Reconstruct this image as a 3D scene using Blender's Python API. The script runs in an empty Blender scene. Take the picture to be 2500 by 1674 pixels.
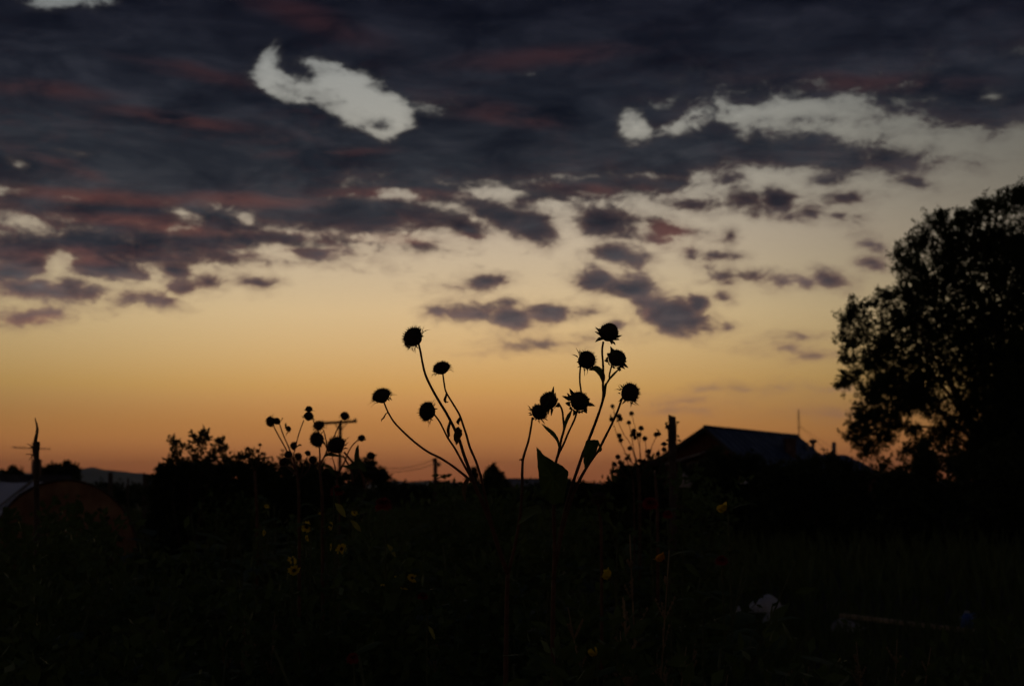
import bpy, math, random
import numpy as np
from mathutils import Vector, Matrix

# ------------------------------------------------------------------ camera, sky, light, exposure
scene = bpy.context.scene
C = scene.collection
F = 2500 * 50 / 36.0                 # focal length in photo pixels (50 mm lens, 36 mm sensor)
CAM_H = 1.5
HORIZON = 1190.0
PITCH = math.atan((HORIZON - 837) / F)

cam_data = bpy.data.cameras.new('camera')
cam = bpy.data.objects.new('camera', cam_data)
C.objects.link(cam)
cam.location = (0, 0, CAM_H)
cam.rotation_euler = (math.pi / 2 + PITCH, 0, 0)
cam_data.lens = 50
cam_data.sensor_width = 36
cam_data.clip_start = 0.05
cam_data.clip_end = 30000
cam_data.dof.use_dof = True
cam_data.dof.focus_distance = 3.0
cam_data.dof.aperture_fstop = 7.1
scene.camera = cam
CP, SP = math.cos(PITCH), math.sin(PITCH)


def at(x, y, d):
    """point seen at photo pixel x, y, at depth d metres"""
    X = (x - 1250) / F * d
    Y = -(y - 837) / F * d
    return Vector((X, d * CP - Y * SP, CAM_H + d * SP + Y * CP))


def sky_uv(x, y):
    d = (at(x, y, 1.0) - Vector((0, 0, CAM_H))).normalized()
    return math.atan2(d.x, d.y) * F, math.asin(d.z) * F


STRENGTH, EXPOSURE = 0.1, math.log2(10.0)      # a dusk exposure: 0.1 x 10 = 1
scene.view_settings.view_transform = 'Standard'
scene.view_settings.look = 'None'
scene.view_settings.gamma = 1
scene.view_settings.use_curve_mapping = False
scene.view_settings.exposure = EXPOSURE
scene.cycles.use_denoising = True
scene.cycles.max_bounces = 4
scene.cycles.volume_bounces = 0
scene.cycles.use_adaptive_sampling = True
scene.cycles.adaptive_threshold = 0.009
scene.cycles.adaptive_min_samples = 24

SUN_AZ = math.radians(-3.0)
sun_data = bpy.data.lights.new('afterglow_sun', 'SUN')
sun_data.energy = 0.004
sun_data.angle = math.radians(12)
sun_data.color = (1.0, 0.55, 0.3)
sun = bpy.data.objects.new('afterglow_sun', sun_data)
C.objects.link(sun)
sun.location = (-20, 60, 20)
sun.rotation_euler = (math.radians(88.5), 0, math.pi - SUN_AZ)


def lin(r, g, b):
    f = lambda c: (c / 255 / 12.92) if c <= 10 else ((c / 255 + 0.055) / 1.055) ** 2.4
    return (f(r), f(g), f(b), 1)


world = bpy.data.worlds.new('World')
scene.world = world
world.use_nodes = True
world.cycles.sampling_method = 'MANUAL'
world.cycles.sample_map_resolution = 512


class NT:
    """small helper round a node tree"""
    def __init__(s, tree): s.t = tree
    def n(s, kind, **kw):
        node = s.t.nodes.new('ShaderNode' + kind)
        for k, v in kw.items(): setattr(node, k, v)
        return node
    def put(s, node, idx, v):
        if v is None: return
        if isinstance(v, bpy.types.NodeSocket): s.t.links.new(v, node.inputs[idx])
        else: node.inputs[idx].default_value = v
    def m(s, op, a, b=None, c=None, clamp=False):
        node = s.n('Math', operation=op, use_clamp=clamp)
        for i, v in enumerate((a, b, c)): s.put(node, i, v)
        return node.outputs[0]
    def v(s, op, a, b=None, c=None, scale=None):
        node = s.n('VectorMath', operation=op)
        for i, v in enumerate((a, b, c)): s.put(node, i, v)
        if scale is not None: s.put(node, 3, scale)
        return node.outputs['Value'] if op in ('LENGTH', 'DOT_PRODUCT') else node.outputs[0]
    def noise(s, vec, scale, detail=3, rough=0.5, dist=0.0):
        node = s.n('TexNoise')
        s.put(node, 'Vector', vec); s.put(node, 'Scale', scale); s.put(node, 'Detail', detail)
        s.put(node, 'Roughness', rough); s.put(node, 'Distortion', dist)
        return node
    def step(s, x, a, b, lo=0.0, hi=1.0):
        node = s.n('MapRange', interpolation_type='SMOOTHSTEP')
        for i, v in enumerate((x, a, b, lo, hi)): s.put(node, i, v)
        return node.outputs[0]
    def mix(s, f, a, b, blend='MIX'):
        node = s.n('Mix', data_type='RGBA', blend_type=blend)
        s.put(node, 0, f); s.put(node, 6, a); s.put(node, 7, b)
        return node.outputs[2]
    def ramp(s, f, pts, interp='LINEAR'):
        node = s.n('ValToRGB')
        r = node.color_ramp; r.interpolation = interp
        while len(r.elements) < len(pts): r.elements.new(0.5)
        for e, (p, c) in zip(r.elements, pts): e.position = p; e.color = c
        s.put(node, 0, f)
        return node.outputs[0]


# cloud banks as ellipses in sky coordinates (where they stood in the photograph: x, y, half width, half height, tilt)
K = 2500 / 2342
CLOUDS = [
    # the great bank
    (300, 120, 760, 330, 0), (1050, 60, 900, 225, 4), (1900, 0, 900, 228, 0), (2260, 200, 210, 92, 0), (1250, 250, 300, 120, 0), (2110, 225, 130, 40, 8),
    (1000, 335, 520, 100, 0), (380, 390, 560, 100, 0), (1350, 310, 130, 100, 0), (1530, 262, 110, 24, -8), (1985, 262, 40, 9, 0),
    # the arm reaching right
    (1500, 365, 160, 50, 0), (1598, 345, 130, 44, 4), (1640, 314, 56, 30, 0), (1680, 342, 60, 38, 16), (1780, 352, 56, 28, 8), (1825, 358, 64, 28, 8),
    (1890, 368, 130, 18, 4), (2028, 362, 50, 28, 8), (2070, 376, 56, 13, 8), (1900, 366, 70, 24, 4), (1965, 370, 80, 22, 4), (1545, 418, 62, 20, 0), (1450, 420, 140, 28, 0), (1330, 425, 150, 30, 0),
    (1680, 340, 330, 38, 4), (1930, 366, 200, 26, 4), (1640, 305, 60, 26, 0), (1790, 335, 70, 26, 8), (1760, 322, 120, 24, 8), (1860, 345, 110, 24, 4), (1960, 356, 90, 20, 4),
    # middle bands
    (250, 482, 320, 38, 0), (430, 548, 400, 30, 0), (230, 565, 270, 34, 0), (800, 490, 260, 44, 0), (90, 660, 140, 26, 0),
    (803, 490, 185, 42, 4), (690, 480, 160, 44, 0), (1000, 440, 500, 30, 0), (950, 490, 90, 34, 8), (1150, 490, 90, 40, 16), (1215, 520, 66, 42, 16), (1375, 505, 90, 36, 8), (1060, 520, 60, 26, 8),
    (256, 478, 165, 30, 0), (480, 500, 150, 34, 0), (270, 515, 180, 24, 0), (522, 545, 250, 20, 0), (300, 560, 200, 30, 0), (494, 580, 70, 20, 0), (713, 580, 82, 23, 4), (620, 600, 100, 8, 0),
    (249, 607, 90, 32, 4), (55, 577, 80, 46, 0), (20, 620, 70, 30, 0), (397, 622, 50, 30, 8), (412, 655, 34, 16, 8), (100, 470, 170, 30, 0), (30, 545, 90, 22, 0), (360, 590, 120, 22, 0), (480, 640, 40, 17, 4), (576, 648, 40, 18, 4), (108, 668, 122, 30, 0), (78, 722, 88, 22, -8),
    (296, 679, 40, 17, 0), (368, 688, 38, 15, 8),
    # scattered
    (1024, 651, 24, 8, 0), (1107, 641, 54, 20, 4), (1006, 711, 32, 15, 0), (1090, 718, 80, 28, 8), (1165, 728, 62, 34, 0), (1165, 695, 24, 16, 0), (1255, 712, 50, 24, 0), (1340, 715, 40, 10, 0), (1262, 786, 98, 12, -4), (980, 558, 32, 10, 4),
    (1420, 582, 68, 34, 8), (1368, 642, 54, 30, 8), (1420, 655, 60, 28, 8), (1458, 660, 66, 32, 8), (1540, 722, 84, 44, 16), (1590, 700, 30, 32, 24), (1490, 700, 56, 36, 16), (1610, 748, 36, 14, 8), (1414, 741, 22, 13, 16), (1662, 750, 18, 8, 0),
    (1654, 415, 40, 16, 8), (1891, 407, 40, 14, 0), (2087, 414, 38, 11, 16), (1585, 468, 72, 19, 4), (1690, 457, 48, 22, 0), (1781, 460, 46, 32, 24), (1852, 488, 28, 15, 0), (1932, 454, 52, 18, -4), (1925, 496, 30, 14, 16), (1780, 480, 70, 14, 4),
    (1540, 520, 64, 16, 16), (1500, 545, 40, 10, 16), (1673, 535, 13, 19, 24), (1576, 582, 17, 15, 0), (1640, 588, 38, 12, 0), (1650, 631, 34, 18, 8), (1646, 679, 16, 12, 16),
    (1730, 636, 42, 13, 8), (1788, 643, 46, 21, 4), (1845, 641, 30, 17, 8), (1900, 640, 44, 20, 24), (1997, 555, 32, 14, 16), (1997, 601, 32, 14, 8),
    (1795, 790, 46, 10, 0), (1870, 811, 42, 10, 0), (1840, 770, 30, 7, 0), (1905, 940, 60, 10, 0), (1565, 918, 50, 7, 0), (1630, 893, 24, 8, 0),
    (1570, 942, 52, 6, 0), (1925, 890, 40, 10, 0), (1710, 895, 28, 6, 0), (1805, 886, 20, 5, 0),
]
HOLES = [
    (612, 150, 16, 30, 24), (635, 190, 44, 30, 24), (800, 218, 108, 48, 24), (880, 262, 54, 46, 16), (700, 205, 50, 24, 0),
    (1450, 292, 36, 30, 24), (48, 507, 46, 13, 0), (1140, 446, 62, 15, 0), (915, 447, 26, 9, 0),
    (421, 490, 22, 8, 24), (150, -4, 72, 18, 0, 2), (2275, 222, 24, 13, 8, 12),
    (190, 352, 40, 10, 0, 18), (605, 577, 58, 14, 0), (140, 612, 26, 30, 16), (1210, 168, 26, 9, 0, 17), (40, 378, 20, 12, 24, 15),
    (40, 690, 46, 9, 0), (560, 500, 16, 10, 24, 4), (1290, 540, 18, 14, 0), (1830, 254, 190, 24, 0), (2100, 318, 120, 18, 8), (1700, 262, 60, 16, -4),
]
# dull red light under some of the layers
REDS = [(700, 38, 190, 17, 16), (90, 205, 150, 11, 0), (440, 165, 150, 10, 8), (420, 275, 190, 9, 4), (1250, 130, 230, 13, -4), (760, 352, 130, 8, -4), (230, 450, 260, 9, 0),
        (560, 460, 160, 10, 0), (270, 502, 190, 9, 0), (430, 525, 200, 9, 4), (900, 445, 200, 8, 0), (620, 532, 200, 7, 0), (1400, 440, 170, 10, 4), (1950, 190, 260, 12, 4), (150, 585, 160, 12, 0),
        (120, 370, 110, 9, 16), (1150, 262, 140, 14, 8), (1540, 525, 70, 30, 16), (60, 735, 80, 9, -8), (1480, 715, 20, 22, -8), (950, 545, 220, 8, 0)]
CLOUDS = [(x, y, rx * .95, ry * .92, a) if rx * ry < 2600 else (x, y, rx, ry, a) for x, y, rx, ry, a in CLOUDS]
ANGLES = (0, 4, 8, 16, 24, -4, -8)
g = bpy.data.node_groups.new('CloudField', 'ShaderNodeTree')
g.interface.new_socket('P', in_out='INPUT', socket_type='NodeSocketVector')
g.interface.new_socket('Q', in_out='INPUT', socket_type='NodeSocketVector')
g.interface.new_socket('Field', in_out='OUTPUT', socket_type='NodeSocketFloat')
gi = g.nodes.new('NodeGroupInput'); go = g.nodes.new('NodeGroupOutput')
G = NT(g)
q = G.v('MULTIPLY', gi.outputs['Q'], (1, 1, 1.9))
n1 = G.noise(q, 24, 3, 0.55)
n2 = G.noise(q, 46, 8, 0.66, 0.35)
warp = G.v('SUBTRACT', n1.outputs['Color'], (0.5, 0.5, 0.5))
pw = G.v('MULTIPLY_ADD', warp, (54, 36, 0), gi.outputs['P'])
rot = {0: pw}
for a in ANGLES[1:]:
    r = G.n('VectorRotate', rotation_type='Z_AXIS')
    G.put(r, 'Vector', pw); G.put(r, 'Angle', math.radians(a))     # image tilt a (down to the right) undone
    rot[a] = r.outputs[0]


def ellipse(x, y, rx, ry, a):
    u, v = sky_uv(x * K, y * K)
    rx, ry = rx * K, ry * K
    ca, sa = math.cos(math.radians(a)), math.sin(math.radians(a))
    cu, cv = u * ca - v * sa, u * sa + v * ca
    e = G.v('MULTIPLY_ADD', rot[a], (1 / rx, 1 / ry, 0), (-cu / rx, -cv / ry, 0))
    r = min(rx, ry, 70)
    return G.m('MULTIPLY_ADD', G.v('LENGTH', e), r, -r)


top_v = sky_uv(1250, 0)[1]
sepg = G.n('SeparateXYZ'); G.put(sepg, 0, pw)
acc = G.m('MULTIPLY_ADD', sepg.outputs[1], -0.35, 0.35 * (top_v + 20))      # the bank goes on overhead, all round
acc_top = acc
for c in CLOUDS: acc = G.m('SMOOTH_MIN', acc, ellipse(*c), 16.0)
for h in HOLES: acc = G.m('SMOOTH_MAX', acc, G.m('MULTIPLY_ADD', ellipse(*h[:5]), -1.15, -float(h[5]) if len(h) > 5 else (7.0 if h[2] * h[3] > 1500 and h[1] < 280 and h[0] < 1000 else 0.0)), 9.0)
# the ragged scraps hanging in the opening
for c in [(690, 158, 34, 22, 0), (700, 222, 30, 7, 16), (860, 288, 24, 7, 24)]: acc = G.m('SMOOTH_MIN', acc, ellipse(*c), 6.0)
rednode = None
for c in REDS:
    e = ellipse(c[0], c[1], c[2] * 1.1, c[3] * 1.9, c[4])
    e = G.m('DIVIDE', e, -min(c[3] * 1.9, 70) * K)
    rednode = e if rednode is None else G.m('MAXIMUM', rednode, e)
g.interface.new_socket('Red', in_out='OUTPUT', socket_type='NodeSocketFloat')
G.t.links.new(rednode, go.inputs['Red'])
sepv = G.n('SeparateXYZ'); G.put(sepv, 0, gi.outputs['P'])
amp = G.step(sepv.outputs[1], 150, 900, 66, 76)
noise_px = G.m('MULTIPLY', G.m('SUBTRACT', n2.outputs['Fac'], 0.55), amp)
fld = G.m('ADD', noise_px, acc)
G.t.links.new(fld, go.inputs[0])
# the larger banks only, read a little lower down: tells an underside from a top
g.interface.new_socket('Below', in_out='OUTPUT', socket_type='NodeSocketFloat')
shift = {}
for a in ANGLES:
    shift[a] = G.v('ADD', rot[a], (15 * math.sin(math.radians(a)), -15 * math.cos(math.radians(a)), 0))
rot = shift
low = G.m('ADD', acc_top, 9.0)
for c in CLOUDS:
    if c[2] * c[3] < 4200: continue
    e = ellipse(*c)
    low = G.m('MINIMUM', low, e)
n3 = G.noise(G.v('ADD', q, (0, 0, -15 / F * 1.9)), 46, 3, 0.66, 0.35)
G.t.links.new(G.m('MULTIPLY_ADD', G.m('SUBTRACT', n3.outputs['Fac'], 0.5), amp, low), go.inputs['Below'])

W = NT(world.node_tree)
bg = world.node_tree.nodes['Background']
bg.inputs['Strength'].default_value = STRENGTH
tc = W.n('TexCoord').outputs['Generated']
sep = W.n('SeparateXYZ'); W.put(sep, 0, tc)
el = W.m('ARCSINE', sep.outputs[2])
az = W.m('ARCTAN2', sep.outputs[0], sep.outputs[1])
u_ = W.m('MULTIPLY', az, F); v_ = W.m('MULTIPLY', el, F)
comb = W.n('CombineXYZ'); W.put(comb, 0, u_); W.put(comb, 1, v_)


cf = W.n('Group'); cf.node_tree = g
W.put(cf, 'P', comb.outputs[0]); W.put(cf, 'Q', tc)
f0, f1 = cf.outputs['Field'], cf.outputs['Below']
sky = W.n('TexSky', sky_type='NISHITA')
sky.sun_disc = False
sky.sun_elevation = math.radians(-2.0)
sky.sun_rotation = SUN_AZ
sky.altitude = 100
eld = W.m('DIVIDE', el, math.radians(20), clamp=True)
TINT = [(0.0, (.62, .98, 1, 1)), (0.05, (.50, .62, 1, 1)), (0.10, (.46, .43, .85, 1)), (0.2, (.71, .62, .53, 1)),
        (0.35, (1.04, .875, .71, 1)), (0.5, (1.08, .885, .745, 1)), (0.7, (1.0, .88, .74, 1)), (1.0, (.97, .90, .78, 1))]
clear = W.mix(1.0, sky.outputs[0], W.ramp(eld, TINT), 'MULTIPLY')
# dusty air low down takes the afterglow from orange to dull rose; the glow fades away from where the sun went down
toward = W.v('DOT_PRODUCT', tc, (math.sin(SUN_AZ), math.cos(SUN_AZ), 0.0))
low_air = W.mix(W.step(toward, -0.6, 0.92), lin(22, 25, 36), W.ramp(eld, [(0.0, lin(178, 100, 60)), (0.04, lin(192, 115, 68)), (0.10, lin(205, 138, 78)), (0.16, lin(212, 154, 87)), (0.2, lin(214, 164, 97))]))
clear = W.mix(W.step(el, math.radians(3.8), math.radians(1.6)), clear, low_air)
side = W.step(az, math.radians(1), math.radians(25))
fade = W.m('SUBTRACT', 1.0, W.m('MULTIPLY', side, W.step(el, 0.0, math.radians(13), 0.42, 0.60)))
fade = W.m('MULTIPLY', fade, W.step(az, math.radians(-30), math.radians(-8), 0.72, 1.0))
clear = W.mix(1.0, clear, fade, 'MULTIPLY')

alpha = W.m('MAXIMUM', W.step(f0, 11.0, -16.0), W.m('MULTIPLY', W.step(f0, 22.0, -14.0), 0.62))
depth = W.step(f0, 2.0, -30.0)
CORE = [(0.0, lin(120, 95, 92)), (0.26, lin(96, 86, 86)), (0.40, lin(68, 68, 73)), (0.52, lin(50, 51, 57)),
        (0.64, lin(39, 42, 49)), (0.78, lin(30, 33, 42)), (0.95, lin(23, 25, 35)), (1.0, lin(23, 25, 35))]
RIM = [(0.0, lin(176, 120, 88)), (0.26, lin(158, 122, 98)), (0.42, lin(130, 103, 90)), (0.58, lin(88, 74, 69)),
       (0.75, lin(56, 54, 56)), (1.0, lin(36, 35, 42))]
RED = [(0.0, lin(190, 112, 82)), (0.30, lin(165, 108, 90)), (0.48, lin(126, 76, 66)), (0.62, lin(94, 55, 51)), (0.80, lin(64, 39, 41)), (1.0, lin(54, 33, 39))]
core = W.ramp(eld, CORE)
# soft mottling inside the banks
mott = W.noise(W.v('MULTIPLY', tc, (1, 1, 3.4)), 15, 7, 0.62, 0.4)
core = W.mix(1.0, core, W.ramp(mott.outputs['Fac'], [(0.32, (.52, .56, .64, 1)), (0.52, (1.0, 1.0, 1.0, 1)), (0.72, (1.75, 1.62, 1.5, 1))]), 'MULTIPLY')
relief = W.noise(W.v('MULTIPLY', tc, (1, 1, 2.3)), 11, 4, 0.55, 0.8)
core = W.mix(1.0, core, W.ramp(relief.outputs['Fac'], [(0.36, (.66, .69, .76, 1)), (0.66, (1.5, 1.46, 1.38, 1))]), 'MULTIPLY')
# last red light that still reaches the undersides
streak = W.noise(W.v('MULTIPLY', tc, (1, 1, 8.0)), 14, 6, 0.6, 0.3)
rise = W.m('SUBTRACT', W.m('MINIMUM', f1, W.m('ADD', f0, 9.0)), f0)
under = W.m('MULTIPLY', W.m('MULTIPLY', W.step(rise, 0.0, 20.0), W.step(f0, -60.0, -5.0)), W.step(az, math.radians(6), math.radians(-8), 0.55, 1.0))
cloud = W.mix(W.m('MULTIPLY', W.m('SUBTRACT', 1.0, depth), 0.6), core, W.ramp(eld, RIM))
redf = W.m('MULTIPLY', W.step(cf.outputs['Red'], -0.5, 1.0), W.step(mott.outputs['Fac'], 0.34, 0.62))
redf = W.m('MAXIMUM', redf, W.m('MULTIPLY', under, W.step(streak.outputs['Fac'], 0.36, 0.62, 0.25, 0.85)))
cloud = W.mix(W.m('MULTIPLY', redf, 0.54), cloud, W.ramp(eld, RED))
# thin ragged fringe round the banks
fr = W.noise(W.v('MULTIPLY', tc, (1, 1, 2.2)), 62, 8, 0.7, 0.6)
veil = W.m('MULTIPLY', W.m('MULTIPLY', W.step(f0, 36.0, 2.0), W.step(fr.outputs['Fac'], 0.49, 0.68)), W.step(az, math.radians(9), math.radians(-2), 0.22, 0.5))
alpha = W.m('MAXIMUM', W.m('MULTIPLY', alpha, W.step(W.m('ADD', depth, fr.outputs['Fac']), 0.40, 0.62, 0.55, 1.0)), veil)
alpha = W.m('MULTIPLY', alpha, W.step(eld, 0.10, 0.33, 0.40, 1.0))
final = W.mix(alpha, clear, cloud)
W.put(bg, 0, final)

# ------------------------------------------------------------------ materials
def material(name, base, rough=0.8, var=0.25, scale=8.0, base2=None, transl=0.0, bump=0.0, spec=0.3, metallic=0.0, coord='Object'):
    m = bpy.data.materials.new(name); m.use_nodes = True
    t = NT(m.node_tree); b = m.node_tree.nodes['Principled BSDF']
    co = t.n('TexCoord').outputs[coord]
    nz = t.noise(co, scale, 5, 0.6)
    c2 = base2 or tuple(c * (1 - var) for c in base)
    c1 = base if base2 else tuple(min(1, c * (1 + var)) for c in base)
    col = t.ramp(nz.outputs['Fac'], [(0.32, (*c2, 1)), (0.68, (*c1, 1))])
    t.put(b, 'Base Color', col)
    t.put(b, 'Roughness', t.step(nz.outputs['Fac'], 0.3, 0.7, min(1, rough + 0.1), max(0.05, rough - 0.1)))
    b.inputs['Specular IOR Level'].default_value = spec
    b.inputs['Metallic'].default_value = metallic
    if bump:
        bn = t.n('Bump'); t.put(bn, 'Strength', bump); t.put(bn, 'Distance', 0.01); t.put(bn, 'Height', t.noise(co, scale * 5, 4).outputs['Fac'])
        t.put(b, 'Normal', bn.outputs[0])
    if transl:
        tr = t.n('BsdfTranslucent'); t.put(tr, 0, col)
        mx = t.n('MixShader'); t.put(mx, 0, transl)
        t.t.links.new(b.outputs[0], mx.inputs[1]); t.t.links.new(tr.outputs[0], mx.inputs[2])
        t.t.links.new(mx.outputs[0], m.node_tree.nodes['Material Output'].inputs[0])
    return m


M = {
    'soil': material('soil', (.028, .023, .017), .95, .4, 1.5, bump=.6, coord='Generated'),
    'hill': material('hill_forest', (.05, .06, .05), .95, .3, 0.004),
    'stem': material('dry_stem', (.11, .055, .035), .7, .3, 40),
    'stem_green': material('green_stem', (.07, .09, .035), .7, .3, 40),
    'head': material('seed_head', (.045, .032, .024), .9, .4, 60),
    'bract': material('dry_bract', (.10, .075, .05), .8, .35, 60),
    'bract_green': material('green_bract', (.06, .075, .035), .8, .3, 60),
    'leaf': material('leaf', (.075, .115, .04), .65, .35, 9, transl=.32, spec=.15),
    'leaf_dry': material('dry_leaf', (.11, .08, .045), .8, .35, 20, transl=.25),
    'leaf_big': material('sunflower_leaf', (.09, .14, .04), .6, .25, 14, transl=.5),
    'leaf_yellow': material('yellowing_leaf', (.30, .30, .06), .6, .3, 20, transl=.3),
    'leaf_tree': material('tree_leaf', (.045, .062, .026), .7, .3, 2, transl=.28, spec=.15),
    'leaf_bush': material('bush_leaf', (.04, .055, .025), .75, .35, 2, transl=.2, spec=.15),
    'leaf_grey': material('blue_green_leaf', (.07, .105, .075), .7, .3, 9, transl=.25, spec=.15),
    'bark': material('bark', (.06, .05, .04), .9, .4, 12, bump=.6),
    'grass': material('grass', (.07, .10, .035), .7, .4, 3, transl=.25),
    'straw': material('straw', (.26, .19, .10), .8, .3, 20, transl=.15),
    'yellow': material('yellow_petal', (.78, .62, .04), .6, .15, 40, transl=.3),
    'orange': material('orange_petal', (.75, .36, .03), .6, .2, 40, transl=.3),
    'crimson': material('crimson_petal', (.26, .022, .02), .7, .3, 40, transl=.2),
    'disc': material('flower_disc', (.06, .03, .015), .9, .3, 60),
    'wood': material('weathered_wood', (.085, .07, .058), .9, .35, 18, bump=.5),
    'wood_dark': material('dark_wood', (.07, .055, .045), .9, .35, 18, bump=.5),
    'plank': material('pale_plank', (.42, .33, .22), .85, .2, 14),
    'metal': material('grey_metal', (.22, .22, .23), .5, .2, 20, metallic=.6),
    'wire': material('wire', (.05, .05, .05), .6, .2, 5),
    'roof_blue': material('blue_metal_roof', (.018, .05, .145), .55, .2, 1.5),
    'roof_grey': material('grey_slate_roof', (.20, .21, .23), .85, .2, 1.2),
    'wall_red': material('red_brown_boards', (.12, .045, .03), .9, .3, 2.0),
    'trim': material('painted_trim', (.35, .33, .30), .8, .15, 4),
    'glass': material('window_glass', (.02, .022, .025), .15, .1, 4, spec=.5),
    'chimney': material('chimney_brick', (.16, .10, .08), .9, .3, 3),
    'wall_dark': material('dark_boards', (.06, .055, .05), .9, .3, 2.0),
    'tarp': material('rusty_tarp', (.32, .20, .115), .8, .3, 2.2, base2=(.13, .06, .04)),
    'film': material('plastic_film', (.74, .78, .84), .45, .1, 1.2),
    'batten': material('batten', (.20, .18, .15), .85, .25, 8),
    'bag': material('white_plastic', (.62, .66, .74), .45, .12, 9, transl=.15),
    'cloth': material('grey_sacking', (.34, .33, .33), .9, .25, 12),
    'jug': material('blue_plastic', (.05, .12, .42), .35, .12, 6),
    'jug_cap': material('jug_cap', (.40, .42, .46), .5, .1, 6),
}


# ------------------------------------------------------------------ mesh helpers
class MB:
    def __init__(s): s.v = []; s.f = []
    def add(s, vs, fs):
        n = len(s.v)
        s.v.extend([tuple(p) for p in vs]); s.f.extend([tuple(i + n for i in f) for f in fs])
        return s
    def tube(s, pts, radii, seg=8, cap=True):
        pts = [Vector(p) for p in pts]
        n = len(s.v); up = Vector((0.31, 0.9, 0.28))
        for i, p in enumerate(pts):
            d = (pts[min(i + 1, len(pts) - 1)] - pts[max(i - 1, 0)]).normalized()
            a = d.cross(up)
            if a.length < 1e-4: a = d.cross(Vector((1, 0, 0)))
            a.normalize(); b = d.cross(a)
            r = radii[i] if hasattr(radii, '__len__') else radii
            for k in range(seg):
                t = 2 * math.pi * k / seg
                s.v.append(tuple(p + (a * math.cos(t) + b * math.sin(t)) * r))
        for i in range(len(pts) - 1):
            for k in range(seg):
                k2 = (k + 1) % seg
                s.f.append((n + i * seg + k, n + i * seg + k2, n + (i + 1) * seg + k2, n + (i + 1) * seg + k))
        if cap:
            s.f.append(tuple(n + k for k in range(seg))[::-1])
            s.f.append(tuple(n + (len(pts) - 1) * seg + k for k in range(seg)))
        return s
    def box(s, lo, hi, mat=None):
        (x0, y0, z0), (x1, y1, z1) = lo, hi
        vs = [Vector(p) for p in ((x0, y0, z0), (x1, y0, z0), (x1, y1, z0), (x0, y1, z0), (x0, y0, z1), (x1, y0, z1), (x1, y1, z1), (x0, y1, z1))]
        if mat is not None: vs = [mat @ p for p in vs]
        return s.add(vs, [(3, 2, 1, 0), (4, 5, 6, 7), (0, 1, 5, 4), (1, 2, 6, 5), (2, 3, 7, 6), (3, 0, 4, 7)])
    def prism(s, poly, thick):
        """closed slab: poly is a list of 3D points, thick an offset vector"""
        n = len(poly); t = Vector(thick)
        vs = [Vector(p) for p in poly] + [Vector(p) + t for p in poly]
        return s.add(vs, [tuple(range(n))[::-1], tuple(range(n, 2 * n))] + [(i, (i + 1) % n, n + (i + 1) % n, n + i) for i in range(n)])
    def leaf(s, pts, widths, side, fold=0.25, thick_seg=1):
        """leaf blade along pts: half widths, side vector; two half blades folded along the midrib"""
        pts = [Vector(p) for p in pts]; side = Vector(side).normalized()
        n = len(s.v)
        for i, p in enumerate(pts):
            d = (pts[min(i + 1, len(pts) - 1)] - pts[max(i - 1, 0)]).normalized()
            sd = (side - d * side.dot(d))
            sd = sd.normalized() if sd.length > 1e-5 else side
            nm = d.cross(sd)
            w = widths[i]
            s.v.extend([tuple(p - sd * w + nm * w * fold), tuple(p), tuple(p + sd * w + nm * w * fold)])
        for i in range(len(pts) - 1):
            a = n + i * 3; b = a + 3
            s.f.extend([(a, a + 1, b + 1, b), (a + 1, a + 2, b + 2, b + 1)])
        return s
    def mesh(s, name, mat, smooth=True, origin=(0, 0, 0)):
        o = Vector(origin)
        me = bpy.data.meshes.new(name)
        me.from_pydata([(x - o.x, y - o.y, z - o.z) for x, y, z in s.v], [], s.f)
        me.materials.append(mat)
        if smooth: me.polygons.foreach_set('use_smooth', [True] * len(me.polygons))
        me.update()
        return me
    def build(s, name, mat, parent=None, smooth=True, origin=None):
        og = Vector(origin) if origin is not None else (parent_origin(parent) if parent else Vector((0, 0, 0)))
        me = s.mesh(name, mat, smooth, og)
        o = bpy.data.objects.new(name, me); C.objects.link(o)
        if parent: o.parent = parent
        elif origin is not None: o.location = og
        return o


def parent_origin(p):
    v = Vector((0, 0, 0))
    while p is not None:
        v = v + p.location; p = p.parent
    return v


def tag(o, label=None, cat=None, group=None, kind=None):
    if label: o['label'] = label
    if cat: o['category'] = cat
    if group: o['group'] = group
    if kind: o['kind'] = kind
    return o


def thing(name, loc, label, cat, group=None):
    o = bpy.data.objects.new(name, None); C.objects.link(o)
    o.empty_display_size = 0.1
    o.location = loc
    return tag(o, label, cat, group)


def copy_tree(o, parent=None):
    c = o.copy(); C.objects.link(c); c.parent = parent
    for ch in list(o.children): copy_tree(ch, c)
    return c


def smooth_path(pts, n=4):
    """Catmull-Rom through pts"""
    pts = [Vector(p) for p in pts]
    if len(pts) < 3: return pts
    e = [pts[0] * 2 - pts[1]] + pts + [pts[-1] * 2 - pts[-2]]
    out = []
    for i in range(1, len(e) - 2):
        p0, p1, p2, p3 = e[i - 1:i + 3]
        for k in range(n):
            t = k / n
            out.append(0.5 * ((2 * p1) + (p2 - p0) * t + (2 * p0 - 5 * p1 + 4 * p2 - p3) * t * t + (3 * p1 - p0 - 3 * p2 + p3) * t ** 3))
    out.append(pts[-1])
    return out


def leaf_quads(P, D, N, L, Wd):
    """rhombic leaves as numpy arrays: position, direction, sideways vector, length, half width"""
    a = P; b = P + D * (L * .45)[:, None] + N * Wd[:, None]; c = P + D * L[:, None]; d = P + D * (L * .45)[:, None] - N * Wd[:, None]
    V = np.stack([a, b, c, d], 1).reshape(-1, 3)
    return V


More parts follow.
